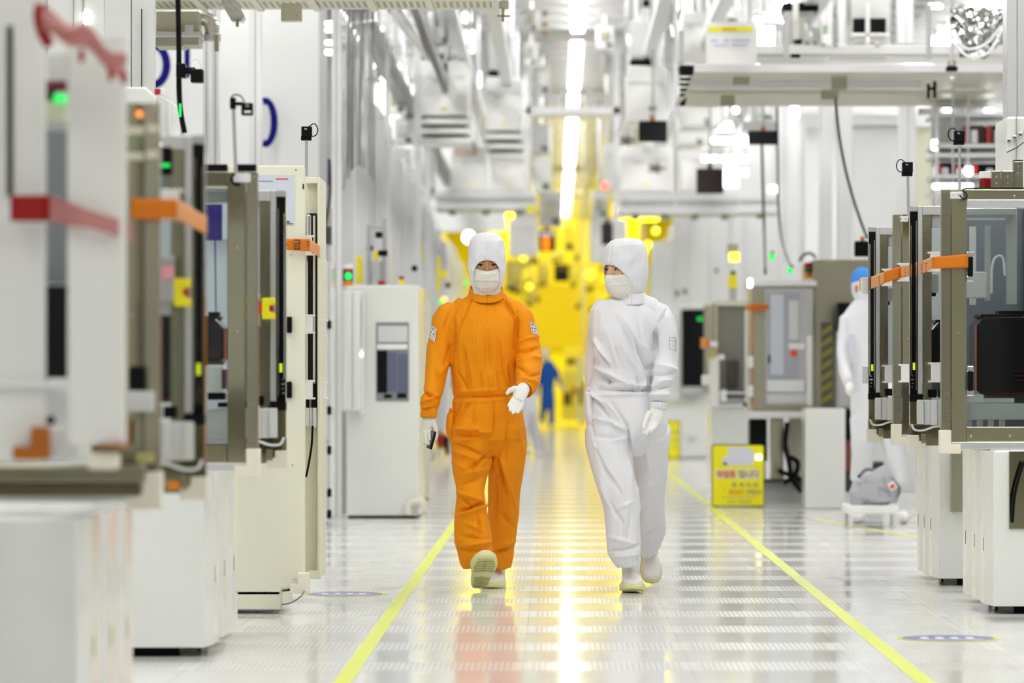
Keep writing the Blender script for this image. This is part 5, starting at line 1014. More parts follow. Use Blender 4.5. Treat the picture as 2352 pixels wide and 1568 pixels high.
# ================================================================== people
def fabric(name, col, scale=9, strength=.5, sheen=0., rough=.75, trans=0.):
    m = M(name, col, rough); nt = m.node_tree; b = nt.nodes['Principled BSDF']; b.inputs['Sheen Weight'].default_value = sheen
    b.inputs['Specular IOR Level'].default_value = .25
    tc = nt.nodes.new('ShaderNodeTexCoord'); mp = nt.nodes.new('ShaderNodeMapping'); mp.inputs['Scale'].default_value = (1.5,1.5,.45); mp.inputs['Rotation'].default_value = (0,.35,0)
    n = nt.nodes.new('ShaderNodeTexNoise'); n.inputs['Scale'].default_value = scale; n.inputs['Detail'].default_value = 4; n.inputs['Distortion'].default_value = .8
    n2 = nt.nodes.new('ShaderNodeTexNoise'); n2.inputs['Scale'].default_value = 900
    bp = nt.nodes.new('ShaderNodeBump'); bp.inputs['Strength'].default_value = strength; bp.inputs['Distance'].default_value = .035
    b2 = nt.nodes.new('ShaderNodeBump'); b2.inputs['Strength'].default_value = .08; b2.inputs['Distance'].default_value = .001
    L = nt.links; L.new(tc.outputs['Object'], mp.inputs[0]); L.new(mp.outputs[0], n.inputs['Vector']); L.new(n.outputs['Fac'], bp.inputs['Height'])
    L.new(tc.outputs['Object'], n2.inputs['Vector']); L.new(n2.outputs['Fac'], b2.inputs['Height']); L.new(bp.outputs[0], b2.inputs['Normal']); L.new(b2.outputs[0], b.inputs['Normal'])
    return m
ORF = fabric('orange_suit_fabric', (.88,.30,.002), 8, .45)
WHF = fabric('white_suit_fabric', (.80,.80,.845), 8, .4)
HOODF = fabric('white_hood_fabric', (.80,.81,.86), 14, .3)
MASKF = fabric('ivory_mask_fabric', (.80,.78,.73), 12, .25)
GLOVE = fabric('white_glove_knit', (.86,.86,.84), 20, .1)
GLOVEC = fabric('ivory_glove_rubber', (.78,.77,.70), 20, .15)
BLUF = fabric('blue_suit_fabric', (.015,.11,.70), 8, .3)
SKIN = M('skin', (.50,.255,.12), .5, bump=(120,.05)); SKINL = M('skin_light', (.70,.42,.27), .5, bump=(120,.05))
BOOT = M('white_boot_vinyl', (.84,.82,.80), .45, bump=(14,.15)); SOLE = M('pale_yellow_rubber_sole', (.78,.78,.40), .6)
STITCH = M('dark_orange_seam', (.42,.12,.0), .8); STW = M('grey_seam', (.55,.55,.58), .8)

FOLD = 2.7
def remeshed(lofts, vox, smooth, name, mat, parent, strokes=(), Yp=20., noise_amp=.0, nscale=(5,5,2.2), back=True, build_kw=None, dents=None):
    """fuse closed lofts into one continuous skin, smooth it and press the folds into it"""
    mb = MB()
    for secs in lofts: mb.loft(secs, 24)
    bmesh.ops.recalc_face_normals(mb.bm, faces=mb.bm.faces)
    me = bpy.data.meshes.new('tmp'); mb.bm.to_mesh(me); mb.bm.free(); ob = bpy.data.objects.new('tmp', me); COL.objects.link(ob)
    md = ob.modifiers.new('r', 'REMESH'); md.mode = 'VOXEL'; md.voxel_size = vox
    sm = ob.modifiers.new('s', 'SMOOTH'); sm.iterations = smooth; sm.factor = .6
    bpy.context.view_layer.update(); ev = ob.evaluated_get(bpy.context.evaluated_depsgraph_get()); m2 = bpy.data.meshes.new_from_object(ev)
    bpy.data.objects.remove(ob); bpy.data.meshes.remove(me)
    off = ROOT.get(parent.name, Vector()); k = F/Yp
    nrm = [v.normal.copy() for v in m2.vertices]
    S = [(Vector((X_(a,Yp), Z_(b_,Yp))), Vector((X_(c,Yp), Z_(d,Yp))), w/k, amp) for (a,b_,c,d,w,amp) in [(q[0],q[1],q[2],q[3],q[4],q[5]*FOLD) for q in strokes]]
    for v, n in zip(m2.vertices, nrm):
        p = v.co; d = 0.
        if noise_amp:
            q = Vector((p.x*nscale[0], p.y*nscale[1], p.z*nscale[2]))
            t = noise.noise(q)+.5*noise.noise(q*2.1+Vector((3,1,7))); r_ = 1-abs(noise.noise(q*1.7+Vector((9,4,2))))*2.2
            r2 = 1-abs(noise.noise(Vector((p.x*9+p.z*3, p.y*8, p.z*4.5-p.x*5+7))))*2.6; d += noise_amp*(t*.8+max(r_,-.3)*.6+max(r2,-.2)*.55)
        if n.y < .35:
            P = Vector((p.x, p.z))
            for A, B, w, amp in S:
                AB = B-A; t = max(0., min(1., (P-A).dot(AB)/max(AB.length_squared,1e-9))); dd = (P-(A+AB*t)).length
                if dd < 3*w: d += amp*(.5*math.exp(-(dd/w)**2)+.5*math.exp(-1.6*dd/w))*(math.sin(PI*(.12+.76*t)))*min(1,(.35-n.y)*2)
        v.co = p+n*d-off
    m2.materials.clear(); m2.materials.append(mat); m2.name = name; o = bpy.data.objects.new(name, m2); COL.objects.link(o); o.parent = parent; ROOT[o.name] = off
    m2.shade_smooth(); return o
def sec(px, py, Y, hw, hd): return (W(px,py,Y), hw*Y/F, hd)
def LF(rows, Y): return [sec(px, py, Y+dy, hw, hd) for (px, py, dy, hw, hd) in rows]

def head_xf(C, yaw, pitch=0., roll=0.):
    return Matrix.Translation(C) @ Matrix.Rotation(yaw, 4, 'Z') @ Matrix.Rotation(pitch, 4, 'X') @ Matrix.Rotation(roll, 4, 'Y')
HOOD_P = [(.153,.016,.020,.020),(.149,.040,.050,.055),(.138,.064,.076,.086),(.118,.081,.093,.105),(.085,.089,.103,.117),(.045,.092,.108,.122),(0,.093,.109,.12),(-.04,.091,.108,.112),(-.08,.084,.106,.10),(-.11,.075,.098,.088),(-.135,.066,.072,.078),(-.158,.056,.046,.070),(-.21,.046,.030,.058)]
def prof(z, P=HOOD_P):
    if z >= P[0][0]: return P[0][1:]
    for a, b_ in zip(P, P[1:]):
        if z >= b_[0]:
            t = (a[0]-z)/(a[0]-b_[0]); t = t*t*(3-2*t) if a is P[0] else t; return [a[i]*(1-t)+b_[i]*t for i in (1,2,3)]
    return P[-1][1:]
def head(parent, xf, skin, suit_hood, smile=False, gaze=0., hw=1., open_top=.018, orx=.066):
    """hood shell with a face opening, face under it, mask, eyes"""
    off = ROOT.get(parent.name, Vector())
    def hp(z, a, k=1., dz=0.):   # point on the hood: a=0 faces -Y
        w, f, b_ = prof(z); dep = f if math.cos(a) > 0 else b_
        ex = .86; ca, sa = math.cos(a), math.sin(a)
        return Vector((math.copysign(abs(sa)**ex, sa)*w*k*hw, -math.copysign(abs(ca)**ex, ca)*dep*k, z+dz))
    def opening(x, z):            # face opening: flat arc above, long oval below
        zc = -.062; rx = orx; rz = (open_top-zc) if z > zc else .082
        return (abs(x)/rx)**2.3+(abs(z-zc)/rz)**2.3
    # hood
    bm = bmesh.new(); nz, na = 110, 150; g = []
    for i in range(nz+1):
        z = .152-(.152+.205)*i/nz; row = []
        for j in range(na):
            a = 2*PI*j/na-PI; p = hp(z, a)
            o_ = opening(p.x, p.z) if math.cos(a) > 0 else 9
            k = 1.
            # gathered rim and seams
            fold = .0016*math.sin(a*26+z*60)*math.exp(-((o_-1.25)/.35)**2) if o_ < 3 else 0
            fold += .0065*noise.noise(Vector((p.x*16+5, p.y*16, p.z*22)))
            rid = math.exp(-(p.x/.005)**2)*.0040 if (z > .03 and math.cos(a) > 0) else 0
            rid += (math.exp(-((abs(p.x)-.055+.12*(z-.05))/.004)**2)*.0035) if (.02 < z < .11 and math.cos(a) > 0) else 0
            if z < -.10: fold += .002*math.sin(a*7+z*60)*min(1,(-.10-z)/.04)
            d = Vector((p.x, p.y, 0)); d = d.normalized() if d.length > 1e-5 else Vector((0,0,1))
            row.append((bm.verts.new(p+d*(fold+rid)), o_))
        g.append(row)
    for i in range(nz):
        for j in range(na):
            q = (g[i][j], g[i][(j+1)%na], g[i+1][(j+1)%na], g[i+1][j])
            if min(t[1] for t in q) >= 1.0: bm.faces.new([t[0] for t in q])
    tp = bm.verts.new((0,0,.1535))
    for j in range(na): bm.faces.new((g[0][j][0], g[0][(j+1)%na][0], tp))
    # snap rim verts onto the smooth opening curve
    for row in g:
        for v, o_ in row:
            if v.link_faces and len(v.link_faces) < 4 and 1 <= o_ < 1.6:
                x, z = v.co.x, v.co.z; f = o_**(-1/2.3); v.co.x = x*f; v.co.z = -.062+(z+.062)*f
    bmesh.ops.delete(bm, geom=[v for v in bm.verts if not v.link_faces], context='VERTS')
    bmesh.ops.recalc_face_normals(bm, faces=bm.faces)
    def put(bm, name, mat, solid=0, par=parent):
        bmesh.ops.transform(bm, matrix=xf, verts=bm.verts); bmesh.ops.translate(bm, verts=bm.verts, vec=-off)
        me = bpy.data.meshes.new(name); bm.to_mesh(me); bm.free(); me.materials.append(mat); me.shade_smooth()
        o = bpy.data.objects.new(name, me); COL.objects.link(o); o.parent = par; ROOT[o.name] = off
        if solid: md = o.modifiers.new('s','SOLIDIFY'); md.thickness = solid; md.offset = -1
        return o
    hd = put(bm, 'hood', suit_hood, .003)
    # rim binding
    b = MB(); pts = []
    for k in range(73):
        a = 2*PI*k/72; ca, sa = math.cos(a), math.sin(a); e = 2/2.3
        x = orx*math.copysign(abs(sa)**e, sa); rz = (open_top+.062) if ca > 0 else .082; z = -.062+rz*math.copysign(abs(ca)**e, ca)
        w, f, bk = prof(z); xx = min(.999, abs(x)/(w*hw)); y = -f*(1-xx**(2/.86))**(.86/2) if xx < 1 else 0
        pts.append(Vector((x, y-.001, z)))
    b.tube(pts, .0022, 8, cap=False); put(b.bm, 'hood_rim', suit_hood, par=hd)
    # face: height field on the front of the head
    bm = bmesh.new(); nz, na = 120, 90; g = []
    def gs(x, z, cx, cz, sx, sz): return math.exp(-((x-cx)/sx)**2-((z-cz)/sz)**2)
    for i in range(nz+1):
        z = .06-.20*i/nz; row = []
        for j in range(na+1):
            a = -1.45+2.9*j/na; p = hp(z, a, .9)
            x = p.x; d = 0
            d += .024*gs(x,z,0,-.042,.011,.014)+.016*gs(x,z,0,-.022,.0085,.020)+.008*gs(x,z,0,.0,.008,.016)      # nose
            d += .006*gs(x,z,.017,-.050,.008,.007)+.006*gs(x,z,-.017,-.050,.008,.007)
            d -= .009*(gs(x,z,.031,.0,.016,.010)+gs(x,z,-.031,.0,.016,.010))                                     # sockets
            d += .0045*(gs(x,z,.031,.019,.022,.007)+gs(x,z,-.031,.019,.022,.007))                                # brows
            d += .006*(gs(x,z,.042,-.030,.018,.015)+gs(x,z,-.042,-.030,.018,.015))                               # cheeks
            d += .004*(gs(x,z,.031,.004,.014,.005)+gs(x,z,-.031,.004,.014,.005))                                  # lids
            d += .0025*(gs(x,z,.031,-.014,.014,.005)+gs(x,z,-.031,-.014,.014,.005))
            d += .006*gs(x,z,0,-.078,.022,.005)+.007*gs(x,z,0,-.088,.018,.005)-.003*gs(x,z,0,-.083,.022,.002)     # lips
            d += .006*gs(x,z,0,-.118,.018,.012)
            row.append(bm.verts.new(p+Vector((0,-d,0))))
        g.append(row)
    for i in range(nz):
        for j in range(na): bm.faces.new((g[i][j], g[i+1][j], g[i+1][j+1], g[i][j+1]))
    fc = put(bm, 'face', skin)
    for s in (-1, 1):
        x0 = .031*s; w, f, _ = prof(0); y0 = -f*.9*(1-(abs(x0)/(w*.9*hw))**(2/.86))**(.43)+.006
        m = MB().ell((x0, y0+.008, .0), (.0125,.0125,.0118 if not smile else .0118)); ey = put(m.bm, 'eye', M('eye_white', (.42,.36,.32), .2), par=fc)
        gx = gaze*.006
        m = MB().ell((x0+gx, y0-.0028+abs(gx)*.25, -.0005), (.0072,.0024,.0072)); put(m.bm, 'iris', M('dark_iris', (.02,.01,.006), .1), par=ey)
        # lids
        m = MB()
        up = [Vector((x0+.0150*math.cos(t), y0-.0045+.005*abs(math.cos(t))**2, (.0062 if not smile else .0022)*math.sin(t)+.001)) for t in [PI*k/10 for k in range(11)]]
        m.tube(up, [.001+.0016*math.sin(PI*k/10) for k in range(11)], 6); put(m.bm, 'lash_line', M('lash', (.012,.008,.007), .5), par=ey)
        def lid(u, v, x0=x0, y0=y0):
            t = PI*u; e = .0062 if not smile else .0020
            return Vector((x0+.0165*math.cos(t)*(1+.12*v), y0-.0045+.0055*abs(math.cos(t))**2+.001*v, e*math.sin(t)+.001+v*(.011-.003*abs(math.cos(t)))))
        m = MB().grid(lid, 14, 5); put(m.bm, 'eyelid', skin, .001, par=ey)
        def lid2(u, v, x0=x0, y0=y0):
            t = PI*u; e = .0050 if not smile else .0010
            return Vector((x0+.0165*math.cos(t)*(1+.12*v), y0-.004+.0055*abs(math.cos(t))**2, -e*math.sin(t)-.0005-v*.009))
        m = MB().grid(lid2, 14, 4); put(m.bm, 'eyelid', skin, .001, par=ey)
        m = MB(); bw = [Vector((x0+s*t, y0-.0105+.010*max(0,t+.004)*3*.4, .0185-.0016*((t-.002)/.008)**2*.6)) for t in (-.016,-.011,-.006,-.001,.003,.006,.009)]
        m.tube(bw, [.0012,.0020,.0024,.0024,.0021,.0016,.0008], 6); put(m.bm, 'eyebrow', M('black_hair', (.012,.010,.010), .6), par=fc)
    # mask
    def mk(u, v):
        x = (u-.5)*2*(orx+.004); zt = -.027-.004*math.cos((u-.5)*PI)*(1 if smile else .2)+.012*abs(u-.5)*2*(1 if smile else .2); zb = -.152+.050*(abs(u-.5)*2)**2.6
        z = zt*(1-v)+zb*v; o_ = opening(x, z); k = o_**(-1/2.3) if o_ > 1 else 1; x *= k; z = -.062+(z+.062)*k; w, f, b_ = prof(z); xx = min(.99, abs(x)/(w*hw)); y = -(f+.004)*(1-xx**2.3)**.43
        y -= .016*math.exp(-(x/.018)**2-((z+.045)/.022)**2)+.010*math.exp(-(x/.032)**2-((z+.07)/.035)**2)
        y -= .004*math.exp(-((z+.073+.008*abs(u-.5))/.0035)**2)-.002*math.exp(-((z+.082)/.004)**2)+.0015*math.sin(z*260)*math.exp(-((z+.04)/.014)**2)
        y += .003*noise.noise(Vector((x*30, z*40, 2 if smile else 5)))
        o_ = opening(x, z); y += .003+.012*max(0., min(1.2, (o_-.62)/.45))
        return Vector((x, y, z))
    m = MB().grid(mk, 56, 44); put(m.bm, 'face_mask', MASKF, .0015)
    return hd
def glove(parent, palm, fingers, Y, mat, name='glove', vox=.0028, sm=5, extra=()):
    lofts = [LF(palm, Y)]
    for f in fingers:
        lofts.append([sec(px, py, Y+dy, r, r*Y/F) for (px, py, dy, r) in f])
    for e in extra: lofts.append(e)
    return remeshed(lofts, vox, sm, name, mat, parent, Yp=Y, noise_amp=.0006, nscale=(60,60,40))
def boot(parent, origin, yaw, pitch, L=.295, hw=.052, shaft=.16, tread=True, name='boot'):
    """boot pointing along -Y in its own frame, heel at +Y; pitch>0 lifts the toe"""
    off = ROOT.get(parent.name, Vector()); xf = Matrix.Translation(origin) @ Matrix.Rotation(yaw, 4, 'Z') @ Matrix.Rotation(-pitch, 4, 'X')
    def put(bm, nme, mat, par=parent, bev=0):
        bmesh.ops.recalc_face_normals(bm, faces=bm.faces); bmesh.ops.transform(bm, matrix=xf, verts=bm.verts); bmesh.ops.translate(bm, verts=bm.verts, vec=-off)
        me = bpy.data.meshes.new(nme); bm.to_mesh(me); bm.free(); me.materials.append(mat); me.shade_smooth(); o = bpy.data.objects.new(nme, me); COL.objects.link(o); o.parent = par; ROOT[o.name] = off; return o
    # outline: y from heel (0) to toe (-L)
    def hwid(t): return hw*(.72+.30*math.sin(PI*min(1,t*1.1))*.25+.34*math.exp(-((t-.68)/.22)**2))*(1 if t < .86 else math.sqrt(max(0.,1-((t-.86)/.14)**2))*.999+.001)*(1 if t > .1 else math.sqrt(max(0,1-((.1-t)/.1)**2))*.9+.1)
    m = MB(); rows = []
    n = 36; up = []; 
    for i in range(n+1):
        t = i/n; w_ = hwid(t); y = -L*t
        zt = .028+(.075 if t < .3 else .075-.045*min(1,(t-.3)/.5)-.012*max(0,(t-.8)/.2)); zt = max(zt, .045) if t < .97 else .034
        up.append((t, w_, y, zt))
    g = []
    for (t, w_, y, zt) in up:
        row = []
        for k in range(21):
            a = PI*k/20; row.append(m.bm.verts.new((w_*.96*math.copysign(abs(math.cos(a))**.7, math.cos(a)), y, .024+(zt-.024)*math.sin(a)**.75)))
        g.append(row)
    for a, b_ in zip(g, g[1:]):
        for k in range(20): m.bm.faces.new((a[k], a[k+1], b_[k+1], b_[k]))
    m.bm.faces.new(g[0]); m.bm.faces.new(g[-1][::-1])
    for a, b_ in zip(g, g[1:]): m.bm.faces.new((a[0], b_[0], b_[20], a[20]))
    bt = put(m.bm, name, BOOT)
    if shaft:
        m = MB(); m.loft([(Vector((0,-.075,.06)), .042, .055),(Vector((0,-.068,.10)), .044, .052),(Vector((0,-.062,shaft)), .046, .050)], 20); put(m.bm, 'boot_shaft', BOOT, bt)
    m = MB(); g = []
    for i in range(n+1):
        t = i/n; w_ = hwid(t)*1.06+.001; y = -L*t*1.015+.002; zb = .010*max(0,(t-.8)/.2)**1.5
        g.append([m.bm.verts.new(p) for p in ((-w_,y,.034),(-w_*1.01,y,.012+zb*.5),(-w_*.94,y,zb),(w_*.94,y,zb),(w_*1.01,y,.012+zb*.5),(w_,y,.034))])
    for a, b_ in zip(g, g[1:]):
        for k in range(6): m.bm.faces.new((a[k], a[(k+1)%6], b_[(k+1)%6], b_[k]))
    m.bm.faces.new(g[0]); m.bm.faces.new(g[-1][::-1]); so = put(m.bm, 'sole', SOLE, bt)
    if tread:
        m = MB()
        for i in range(13):
            t = .06+.07*i; w_ = hwid(t)*.86; y = -L*t
            if .40 < t < .50: continue
            for s in (-1, 1):
                m.plan([(0,y-.012),(0,y),(s*w_,y+.006),(s*w_,y-.004)] if s > 0 else [(0,y),(0,y-.012),(s*w_,y-.004),(s*w_,y+.006)], -.0045, .002)
        bmesh.ops.recalc_face_normals(m.bm, faces=m.bm.faces); put(m.bm, 'tread', M('olive_rubber', (.55,.56,.24), .6), so)
    return bt
def patch(parent, pts, Y, name='badge', dy=0., n=6):
    """small quadrilateral badge lying on the sleeve: four (px,py,dy) corners, with print"""
    c = [W(a, b_, Y+d) for a, b_, d in pts]
    def fn(u, v): return (c[0]*(1-u)+c[1]*u)*(1-v)+(c[3]*(1-u)+c[2]*u)*v
    o = MB().grid(fn, 4, 4).build(name, WPAP, parent, 0, solid=.0015)
    nrm = (c[1]-c[0]).cross(c[3]-c[0]).normalized(); nrm = nrm if nrm.y < 0 else -nrm
    m = MB()
    def bar(u0, v0, u1, v1):
        q = [fn(u0,v0), fn(u1,v0), fn(u1,v1), fn(u0,v1)]; f = [m.bm.verts.new(p+nrm*.0015) for p in q]; m.bm.faces.new(f)
    bar(.08,.05,.92,.08); bar(.08,.92,.92,.95); bar(.08,.05,.11,.95); bar(.89,.05,.92,.95); bar(.2,.28,.9,.30); bar(.22,.15,.30,.22); bar(.36,.15,.62,.22); bar(.2,.45,.32,.60); bar(.6,.45,.74,.60); bar(.15,.74,.32,.80); bar(.42,.74,.66,.80)
    m.build('badge_print', INK, o, 0, solid=.0004); return o
def elastic(parent, c, r, rad, mat, axis, n=22, name='cuff', len_=.035):
    """gathered elastic cuff around axis"""
    ax = axis.normalized(); u = ax.cross(Vector((0,1,0))); u = u.normalized() if u.length > .1 else Vector((1,0,0)); v = ax.cross(u).normalized()
    m = MB()
    def fn(a, b_):
        t = 2*PI*a; rr = rad*(1+.06*math.cos(n*t))*(1+.05*math.sin(b_*PI))
        return c+ax*(b_-.5)*len_+(u*math.cos(t)*r[0]+v*math.sin(t)*r[1])*rr
    m.grid(fn, n*6, 6); return m.build(name, mat, parent, smooth=True, solid=.002)

# ------------------------------------------------------------------ the man in orange
YM = 20.3
man = thing('person', 'person in an orange cleanroom suit and white hood walking with a phone in hand', 'person', (X_(1115,YM), YM, 0))
torso = LF([(1117,664,.03,22,.06),(1117,676,.03,33,.075),(1115,692,.03,48,.085),(1111,712,.02,76,.105),(1110,735,.01,86,.125),(1111,770,0,83,.138),(1112,810,0,80,.14),(1113,850,0,77,.135),(1114,885,0,74,.13),(1115,905,0,72,.125),(1117,925,0,77,.135),(1120,955,0,82,.15),(1122,985,0,84,.155),(1122,1008,0,78,.14),(1123,1030,0,52,.10),(1124,1046,0,28,.06)], YM)
shL = LF([(1112,698,.02,34,.07),(1060,702,.02,21,.07),(1032,722,.02,14,.05)], YM); shR = LF([(1112,698,.02,34,.07),(1165,702,.02,21,.07),(1193,722,.02,14,.05)], YM)
armL = LF([(1040,700,.02,12,.05),(1031,712,.02,23,.07),(1022,735,.02,30,.085),(1013,770,.01,28,.08),(1007,810,-.01,27.5,.075),(1003,845,-.03,27,.073),(999,875,-.06,24,.068),(993,900,-.09,22,.062),(988,920,-.11,22.5,.062),(986,935,-.12,20,.055),(985,948,-.13,16,.045)], YM)
armR = LF([(1176,698,.02,12,.05),(1186,711,.02,22,.07),(1197,730,.02,28,.085),(1208,765,.0,28,.082),(1214,800,-.03,28,.08),(1216,830,-.08,29,.08),(1215,855,-.16,29,.075),(1213,872,-.24,26,.065),(1209,886,-.30,23,.055),(1206,893,-.335,18,.045)], YM)
legL = LF([(1083,985,-.02,44,.13),(1082,1020,-.05,44,.12),(1084,1060,-.07,45,.11),(1080,1095,-.10,37,.10),(1081,1130,-.13,31,.09),(1082,1165,-.14,34,.09),(1084,1200,-.15,40,.09),(1087,1240,-.16,43,.09),(1092,1270,-.16,40,.085),(1093,1290,-.15,37,.075),(1095,1301,-.15,32,.065)], YM)
legR = LF([(1163,985,.04,45,.13),(1165,1020,.06,43,.12),(1162,1060,.07,43,.11),(1160,1100,.11,38,.10),(1157,1140,.15,37,.095),(1156,1180,.18,36,.09),(1154,1220,.20,33,.085),(1152,1255,.22,28,.08),(1151,1280,.23,26,.075),(1150,1298,.24,23,.07)], YM)
mS = [ # creases in the cloth: (x0,y0,x1,y1,width px,height m)
 (1094,670,1050,770,3,-.006),(1100,668,1058,760,3,.004),(1146,672,1188,740,3,-.006),(1152,668,1195,735,3,.004),(1044,745,1038,830,4,-.012),(1032,720,1020,760,4,-.006),(1189,720,1183,800,4,-.010),
 (1036,790,1020,850,3,-.006),(1000,850,1018,880,4,-.008),(1012,860,1030,830,4,.006),(970,900,1010,915,4,-.012),(972,925,1008,908,4,.01),(975,940,1005,935,3,-.006),
 (1190,790,1235,772,5,.008),(1190,810,1238,800,4,-.010),(1195,830,1240,822,5,.007),(1190,845,1228,862,4,-.008),(1200,870,1238,880,4,.008),(1205,862,1240,860,3,-.006),(1222,740,1236,790,4,-.006),
 (1100,760,1098,840,9,.006),(1132,740,1140,850,8,.005),(1120,760,1122,850,7,-.006),(1150,790,1165,870,5,-.006),(1066,800,1072,880,5,-.005),(1082,830,1090,900,5,.005),(1055,860,1075,895,4,-.007),(1170,840,1180,890,4,-.007),(1105,855,1108,900,4,-.006),(1128,860,1130,900,4,.005),(1145,860,1150,900,4,-.005),
 (1042,913,1190,906,3.0,-.008),(1042,900,1190,893,4,.004),(1042,924,1190,917,4,.004),
 (1060,918,1045,960,4,-.007),(1085,918,1055,955,4,-.006),(1100,925,1090,970,4,.006),(1131,915,1130,1000,3,.006),(1136,915,1136,990,2.5,-.006),
 (1045,985,1125,990,5,.012),(1048,1000,1126,1003,4,-.010),(1042,1015,1115,1000,5,.010),(1050,1018,1125,1048,4,-.009),(1048,1035,1110,1062,5,.010),(1128,1040,1075,1078,5,-.010),(1045,1060,1100,1090,5,.006),(1120,1075,1060,1092,4,.008),(1110,1090,1060,1110,4,-.008),
 (1055,1128,1112,1150,5,.010),(1112,1152,1058,1172,4,-.016),(1115,1160,1056,1182,5,.013),(1060,1140,1085,1160,4,-.008),(1100,1180,1108,1225,4,-.008),(1070,1195,1110,1215,5,.008),(1060,1225,1120,1235,4,-.007),(1070,1248,1125,1240,6,.010),(1058,1258,1110,1262,4,-.008),
 (1143,1060,1160,1130,5,-.012),(1150,1050,1185,1180,5,.008),(1140,1090,1135,1200,6,-.008),(1165,1100,1172,1210,6,.006),(1150,1180,1180,1215,5,-.007),(1135,1258,1178,1245,5,.010),(1135,1270,1175,1262,4,-.009),(1180,950,1200,1040,6,.006),(1170,960,1160,1050,5,-.005)]
suit = remeshed([torso, shL, shR, armL, armR, legL, legR], 0.0056, 7, 'coverall', ORF, man, mS, YM, .0045)
pk = LF([(1040,938,-.02,8,.05),(1036,955,-.02,10,.055),(1034,985,-.02,10,.06),(1038,1005,-.02,9,.055),(1043,1012,-.02,5,.04)], YM)
remeshed([pk], .006, 4, 'side_pocket', ORF, suit, [(1030,945,1045,946,3,-.006)], YM, .002, (12,12,8))
# collar
cm = MB()
def collar(u, v):
    a = 2*PI*u; return W(1117+37*math.sin(a)*(1+.12*v), 660+20*v+16*math.cos(a)*(.8+.2*v), YM+.01-.088*math.cos(a)*(1+.2*v))
cm.grid(collar, 60, 6).build('collar', ORF, suit, smooth=True, solid=.004)
# raglan seams, centre placket, waist cord: part of the suit
for pts in ([(1090,676,-.085),(1072,700,-.10),(1052,735,-.11),(1043,775,-.105),(1040,810,-.09)], [(1148,676,-.085),(1165,700,-.10),(1180,732,-.11),(1187,770,-.105),(1188,800,-.09)], [(1131,918,-.14),(1131,960,-.165),(1130,1000,-.165),(1129,1030,-.14)]):
    pass
xm = head_xf(W(1118.5,605,YM-.045), 0.02, .10, .0)
head(man, xm, SKIN, HOODF, smile=True, open_top=.026)
# body under the clothes
bodyL = [[(c, a*.58, b_*.58) for (c, a, b_) in q] for q in (torso, armL, armR, legL, legR)]
headL = [(W(1118,690,YM+.03), .055, .06),(W(1118,665,YM), .055, .06),(W(1118,640,YM-.03), .065, .075),(W(1118,600,YM-.04), .078, .088),(W(1118,560,YM-.03), .07, .08),(W(1118,545,YM-.03), .04, .05)]
remeshed(bodyL+[headL], .012, 4, 'body', SKIN, man, (), YM)
glL = glove(man, [(985,945,-.13,12,.030),(985,958,-.13,14.5,.032),(984,972,-.14,17,.026),(982,985,-.14,17,.022),(981,993,-.14,15,.02)],
  [[(970,985,-.14,5),(970,1002,-.15,4.6),(974,1014,-.17,4.2),(980,1018,-.19,3.6)], [(977,988,-.15,5),(978,1006,-.17,4.6),(982,1018,-.19,4.2),(988,1020,-.20,3.6)], [(984,988,-.15,5),(986,1004,-.18,4.4),(989,1012,-.2,3.8)], [(990,985,-.14,4.6),(993,996,-.17,4.2),(994,1003,-.19,3.6)], [(995,965,-.15,5.5),(1000,983,-.17,5.4),(1002,1000,-.18,5),(1000,1011,-.19,4)]], YM, GLOVEC, vox=.0026, sm=4)
glR = glove(man, [(1207,888,-.33,12,.030),(1202,893,-.36,15,.034),(1196,903,-.39,16.5,.030),(1192,914,-.41,15.5,.026),(1189,921,-.42,14,.022)],
  [[(1195,896,-.38,8),(1180,893,-.40,7),(1171,896,-.41,5.6),(1163,905,-.42,4.0)], [(1182,912,-.41,5.4),(1175,922,-.43,5),(1170,930,-.44,4.4),(1169,934,-.45,3.4)], [(1187,917,-.42,5.4),(1180,929,-.44,5),(1173,939,-.46,4.4),(1171,943,-.47,3.2)], [(1193,921,-.42,5.4),(1187,934,-.44,5),(1180,945,-.46,4.4),(1177,949,-.47,3.2)], [(1200,918,-.41,4.8),(1198,932,-.43,4.6),(1192,943,-.45,4),(1187,948,-.46,3.2)]], YM, GLOVE, vox=.0026, sm=4)
elastic(suit, W(985,950,YM-.13), (.036,.045), 1, ORF, Vector((0,0,-1)), 22); elastic(suit, W(1205,892,YM-.335), (.042,.045), 1, ORF, Vector((-.25,-.75,-.5)), 22)
ph = thing('mobile_phone', 'slim dark mobile phone held in the gloved hand of the orange suited person', 'phone', W(990,1028,YM-.2))
m = MB(); c = W(991,1010,YM-.195); m.box(-.006,-.035,-.045,.006,.035,.045); bmesh.ops.rotate(m.bm, verts=m.bm.verts, matrix=Matrix.Rotation(.25,3,'Y') @ Matrix.Rotation(.3,3,'Z')); bmesh.ops.translate(m.bm, verts=m.bm.verts, vec=c); m.build('body', BLG, ph, .003)
m = MB(); m.box(.0062,-.030,-.038,.0075,.030,.038); bmesh.ops.rotate(m.bm, verts=m.bm.verts, matrix=Matrix.Rotation(.25,3,'Y') @ Matrix.Rotation(.3,3,'Z')); bmesh.ops.translate(m.bm, verts=m.bm.verts, vec=c); m.build('silver_frame', CHR, ph, .002)
patch(suit, [(989,745,-.045),(1003,755,-.078),(998,786,-.085),(985,774,-.055)], YM); patch(suit, [(1216,739,-.083),(1229,741,-.06),(1237,770,-.052),(1222,765,-.088)], YM)
